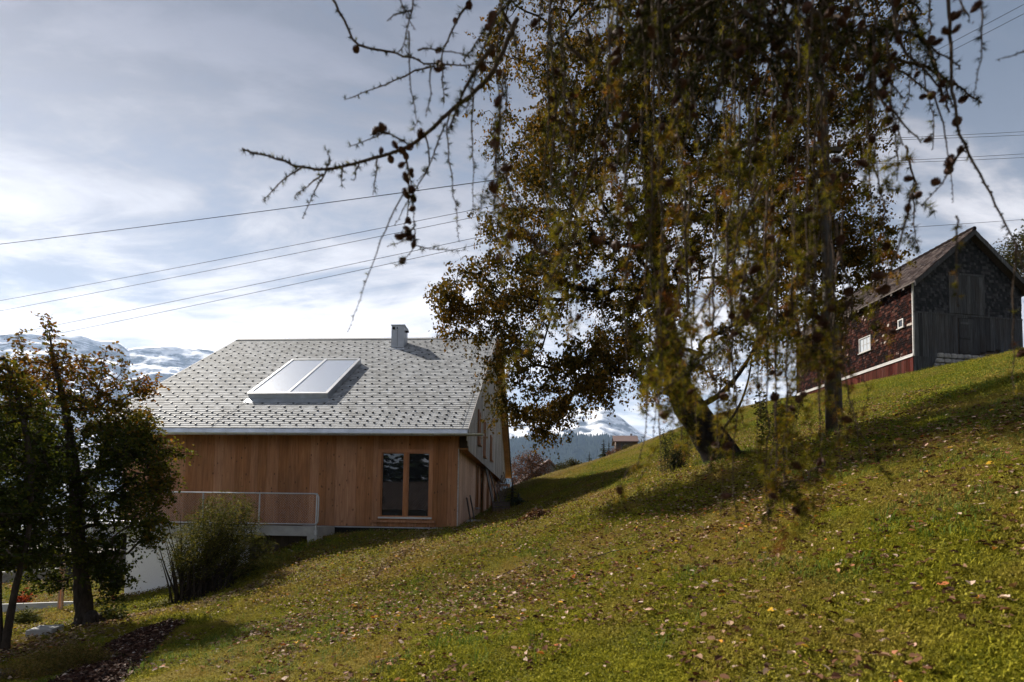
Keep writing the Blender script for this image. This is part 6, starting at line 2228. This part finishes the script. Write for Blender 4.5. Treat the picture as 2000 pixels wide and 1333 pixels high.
def litter(P, size, seed, lift=0.02):
    r = np.random.default_rng(seed)
    n = len(P)
    ang = r.uniform(0, 6.283, n)
    tilt = r.normal(0, 0.4, n)
    d = np.stack([np.cos(ang), np.sin(ang), tilt * 0.6], -1); d /= np.linalg.norm(d, axis=1, keepdims=True)
    up = np.stack([r.normal(-0.2, 0.35, n), r.normal(0, 0.35, n), np.ones(n)], -1)
    s = np.cross(d, up); s /= np.linalg.norm(s, axis=1, keepdims=True)
    nm = np.cross(s, d)
    L = (size * r.uniform(0.55, 1.35, n))[:, None]; Wd = L * r.uniform(0.22, 0.40, n)[:, None]
    curl = r.uniform(0.0, 0.35, n)[:, None] * L
    b = P + np.array([0, 0, 1.0]) * (lift * r.uniform(0.3, 1.6, n))[:, None] - d * L * 0.5
    V_ = np.stack([b, b + d * L * 0.3 + s * Wd + nm * curl, b + d * L * 0.72 + s * Wd * 0.75 + nm * curl, b + d * L + nm * curl * 0.4,
                   b + d * L * 0.72 - s * Wd * 0.75 + nm * curl, b + d * L * 0.3 - s * Wd + nm * curl], 1).reshape(-1, 3)
    o = (np.arange(n) * 6)[:, None]
    F_ = np.concatenate([o + np.array([[0, 1, 2, 3]]), o + np.array([[0, 3, 4, 5]])], 1).reshape(-1, 4)
    return V_, F_, np.repeat(r.random(n), 2)


La = field(19000, 1.8, 9, 11)
La = La[fbm(La[:, 0] / 0.8, La[:, 1] / 0.8, 3, 15) + 0.5 * (fbm(La[:, 0] / 0.22, La[:, 1] / 0.22, 2, 25) - 0.5) > 0.44]
Lb = field(110000, 6, 24, 12)
dens = fbm(Lb[:, 0] / 1.6, Lb[:, 1] / 1.6, 4, 16) + 0.5 * (fbm(Lb[:, 0] / 0.35, Lb[:, 1] / 0.35, 2, 26) - 0.5) + 0.20 * np.exp(-((Lb[:, 0] - 3.5) ** 2 + (Lb[:, 1] - 13) ** 2) / 40) - 0.12 * (Lb[:, 0] > 9) - 0.05 * (Lb[:, 0] < -3)
Lb = Lb[(dens > 0.43) & (Lb[:, 0] < 12)]
for P, sz, sd, lb_, lf in ((La, 0.053, 1, 'fallen brown leaves lying in the foreground grass', 0.045), (Lb, 0.057, 2, 'fallen brown leaves strewn under the birch and down the slope', 0.075)):
    V, Fc, tn = litter(P, sz, sd, lf)
    o = link('leaf_litter', np_mesh('leaf_litter', V, Fc, fl, col=tn))
    tag(o, lb_, 'leaves', kind='stuff')

# heap of raked leaves and twigs on the slope
hc = ground_at(1045, 1016)
hr = np.random.default_rng(5)
hp_ = np.c_[hr.normal(0, 0.42, 1500), hr.normal(0, 0.22, 1500)]
hz_ = 0.24 * np.exp(-(hp_[:, 0] / 0.42) ** 2 - (hp_[:, 1] / 0.25) ** 2)
HP = np.c_[hp_[:, 0] + hc.x, hp_[:, 1] + hc.y, hgt(hp_[:, 0] + hc.x, hp_[:, 1] + hc.y) + hz_ * hr.uniform(0.2, 1.1, 1500)]
V, Fc, tn = litter(HP, 0.07, 6, 0.01)
heap = link('leaf_heap', np_mesh('leaf_heap', V, Fc, fl, col=tn * 0.7))
tag(heap, 'dark raked heap of leaves and twigs on the slope right of the house', 'heap')

# straw and earth along the worn tracks
straw_m = leaf_mat('straw', [(0.0, (0.07, 0.04, 0.02)), (0.5, (0.20, 0.14, 0.08)), (1.0, (0.40, 0.31, 0.20))], 0.15)
Sp = []
sr = np.random.default_rng(17)
for pl, wd, n in (([(842, 1045), (800, 1075), (760, 1100), (720, 1140)], 0.13, 900), ([(560, 1125), (470, 1160), (420, 1182), (330, 1195), (270, 1208)], 0.28, 1500), ([(240, 1210), (160, 1245), (80, 1275), (40, 1290)], 0.3, 1000)):
    q = [ground_at(*p, y0=5) for p in pl]
    seg = [(q[i + 1] - q[i]).length for i in range(len(q) - 1)]
    for i in range(len(q) - 1):
        m = int(n * seg[i] / sum(seg))
        t = sr.random(m)[:, None]
        p = np.array(q[i]) * (1 - t) + np.array(q[i + 1]) * t
        p[:, :2] += sr.normal(0, wd, (m, 2)); Sp.append(p)
Sp = np.concatenate(Sp); Sp[:, 2] = hgt(Sp[:, 0], Sp[:, 1])
V, Fc, tn = litter(Sp, 0.085, 8, 0.05)
straw = link('straw', np_mesh('straw', V, Fc, straw_m, col=tn))
tag(straw, 'dry straw and mown stalks along the worn tracks', 'straw', kind='stuff')

# mulch bed: chips on a slightly raised earth sheet
mc = mulch_poly.mean(0)
mm = plain('dark_mulch_earth', (0.022, 0.013, 0.010), 0.95, 0, 0.1, 0.5, 20, 0.6)
ring_n = len(mulch_poly)
mv, mf = [], []
rings = [1.0, 0.9, 0.6, 0.3]
for q in rings:
    for p in mulch_poly:
        x_, y_ = mc + (p - mc) * q
        mv.append((x_, y_, gz(x_, y_) + (0.035 if q < 1 else -0.03)))
mv.append((mc[0], mc[1], gz(*mc) + 0.04))
for r_ in range(len(rings) - 1):
    for i in range(ring_n):
        j = (i + 1) % ring_n
        mf.append((r_ * ring_n + i, r_ * ring_n + j, (r_ + 1) * ring_n + j, (r_ + 1) * ring_n + i))
for i in range(ring_n):
    mf.append(((len(rings) - 1) * ring_n + i, (len(rings) - 1) * ring_n + (i + 1) % ring_n, len(mv) - 1))
bed = MB().add(mv, mf).build('mulch_bed', mm, None, smooth_shade=True)
tag(bed, 'dark mulched flower bed on the lower left slope', kind='structure')
chip_m = leaf_mat('bark_chip', [(0.0, (0.018, 0.009, 0.007)), (0.6, (0.055, 0.026, 0.018)), (0.88, (0.10, 0.05, 0.032)), (0.96, (0.28, 0.2, 0.15)), (1.0, (0.45, 0.40, 0.36))], 0.0)
cpx = np.random.default_rng(9)
lo, hi = mulch_poly.min(0), mulch_poly.max(0)
cp = cpx.uniform(0, 1, (16000, 2)) * (hi - lo) + lo
cp = cp[in_poly(cp[:, 0], cp[:, 1], mulch_poly)][:6000]
V, Fc, tn = litter(np.c_[cp, hgt(cp[:, 0], cp[:, 1]) + 0.04], 0.06, 12, 0.012)
ch_o = link('bark_mulch', np_mesh('bark_mulch', V, Fc, chip_m, col=tn))
tag(ch_o, 'dark bark chips and leaves on the flower bed', 'mulch', kind='stuff')
# dark timber edge at the very corner
kp = ground_at(40, 1326, y0=4)
kb = MB().box(-0.9, 0.35, -0.12, 0.12, -0.3, 0.10).build('timber_edge', dark_plank, None, bevel=0.015, loc=(kp.x, kp.y, kp.z), rot=(0, 0, 0.25))
tag(kb, 'dark timber edging beam in the bottom left corner', 'beam')
# fallen twigs on the grass
for i, (x0, y0, x1, y1, lab) in enumerate([(1150, 1098, 1245, 1078, 'thin bare twig lying in the grass in the middle of the slope'), (980, 1130, 1040, 1110, 'short bare twig lying on the slope below the leaf heap')]):
    a, b = ground_at(x0, y0), ground_at(x1, y1)
    m_ = (a + b) / 2
    pts = [a + Vector((0, 0, 0.05)), m_ + Vector((0.02, 0.03, 0.08)), b + Vector((0, 0, 0.06))]
    tw_ = MB().tube([p - a for p in pts], [0.009, 0.007, 0.003], 5).tube([m_ - a + Vector((0, 0, 0.08)), m_ - a + Vector((-0.05, 0.12, 0.14))], [0.005, 0.002], 4).build('fallen_twig', dark_bark, None, loc=tuple(a))
    tag(tw_, lab, 'twig', 'fallen twigs')
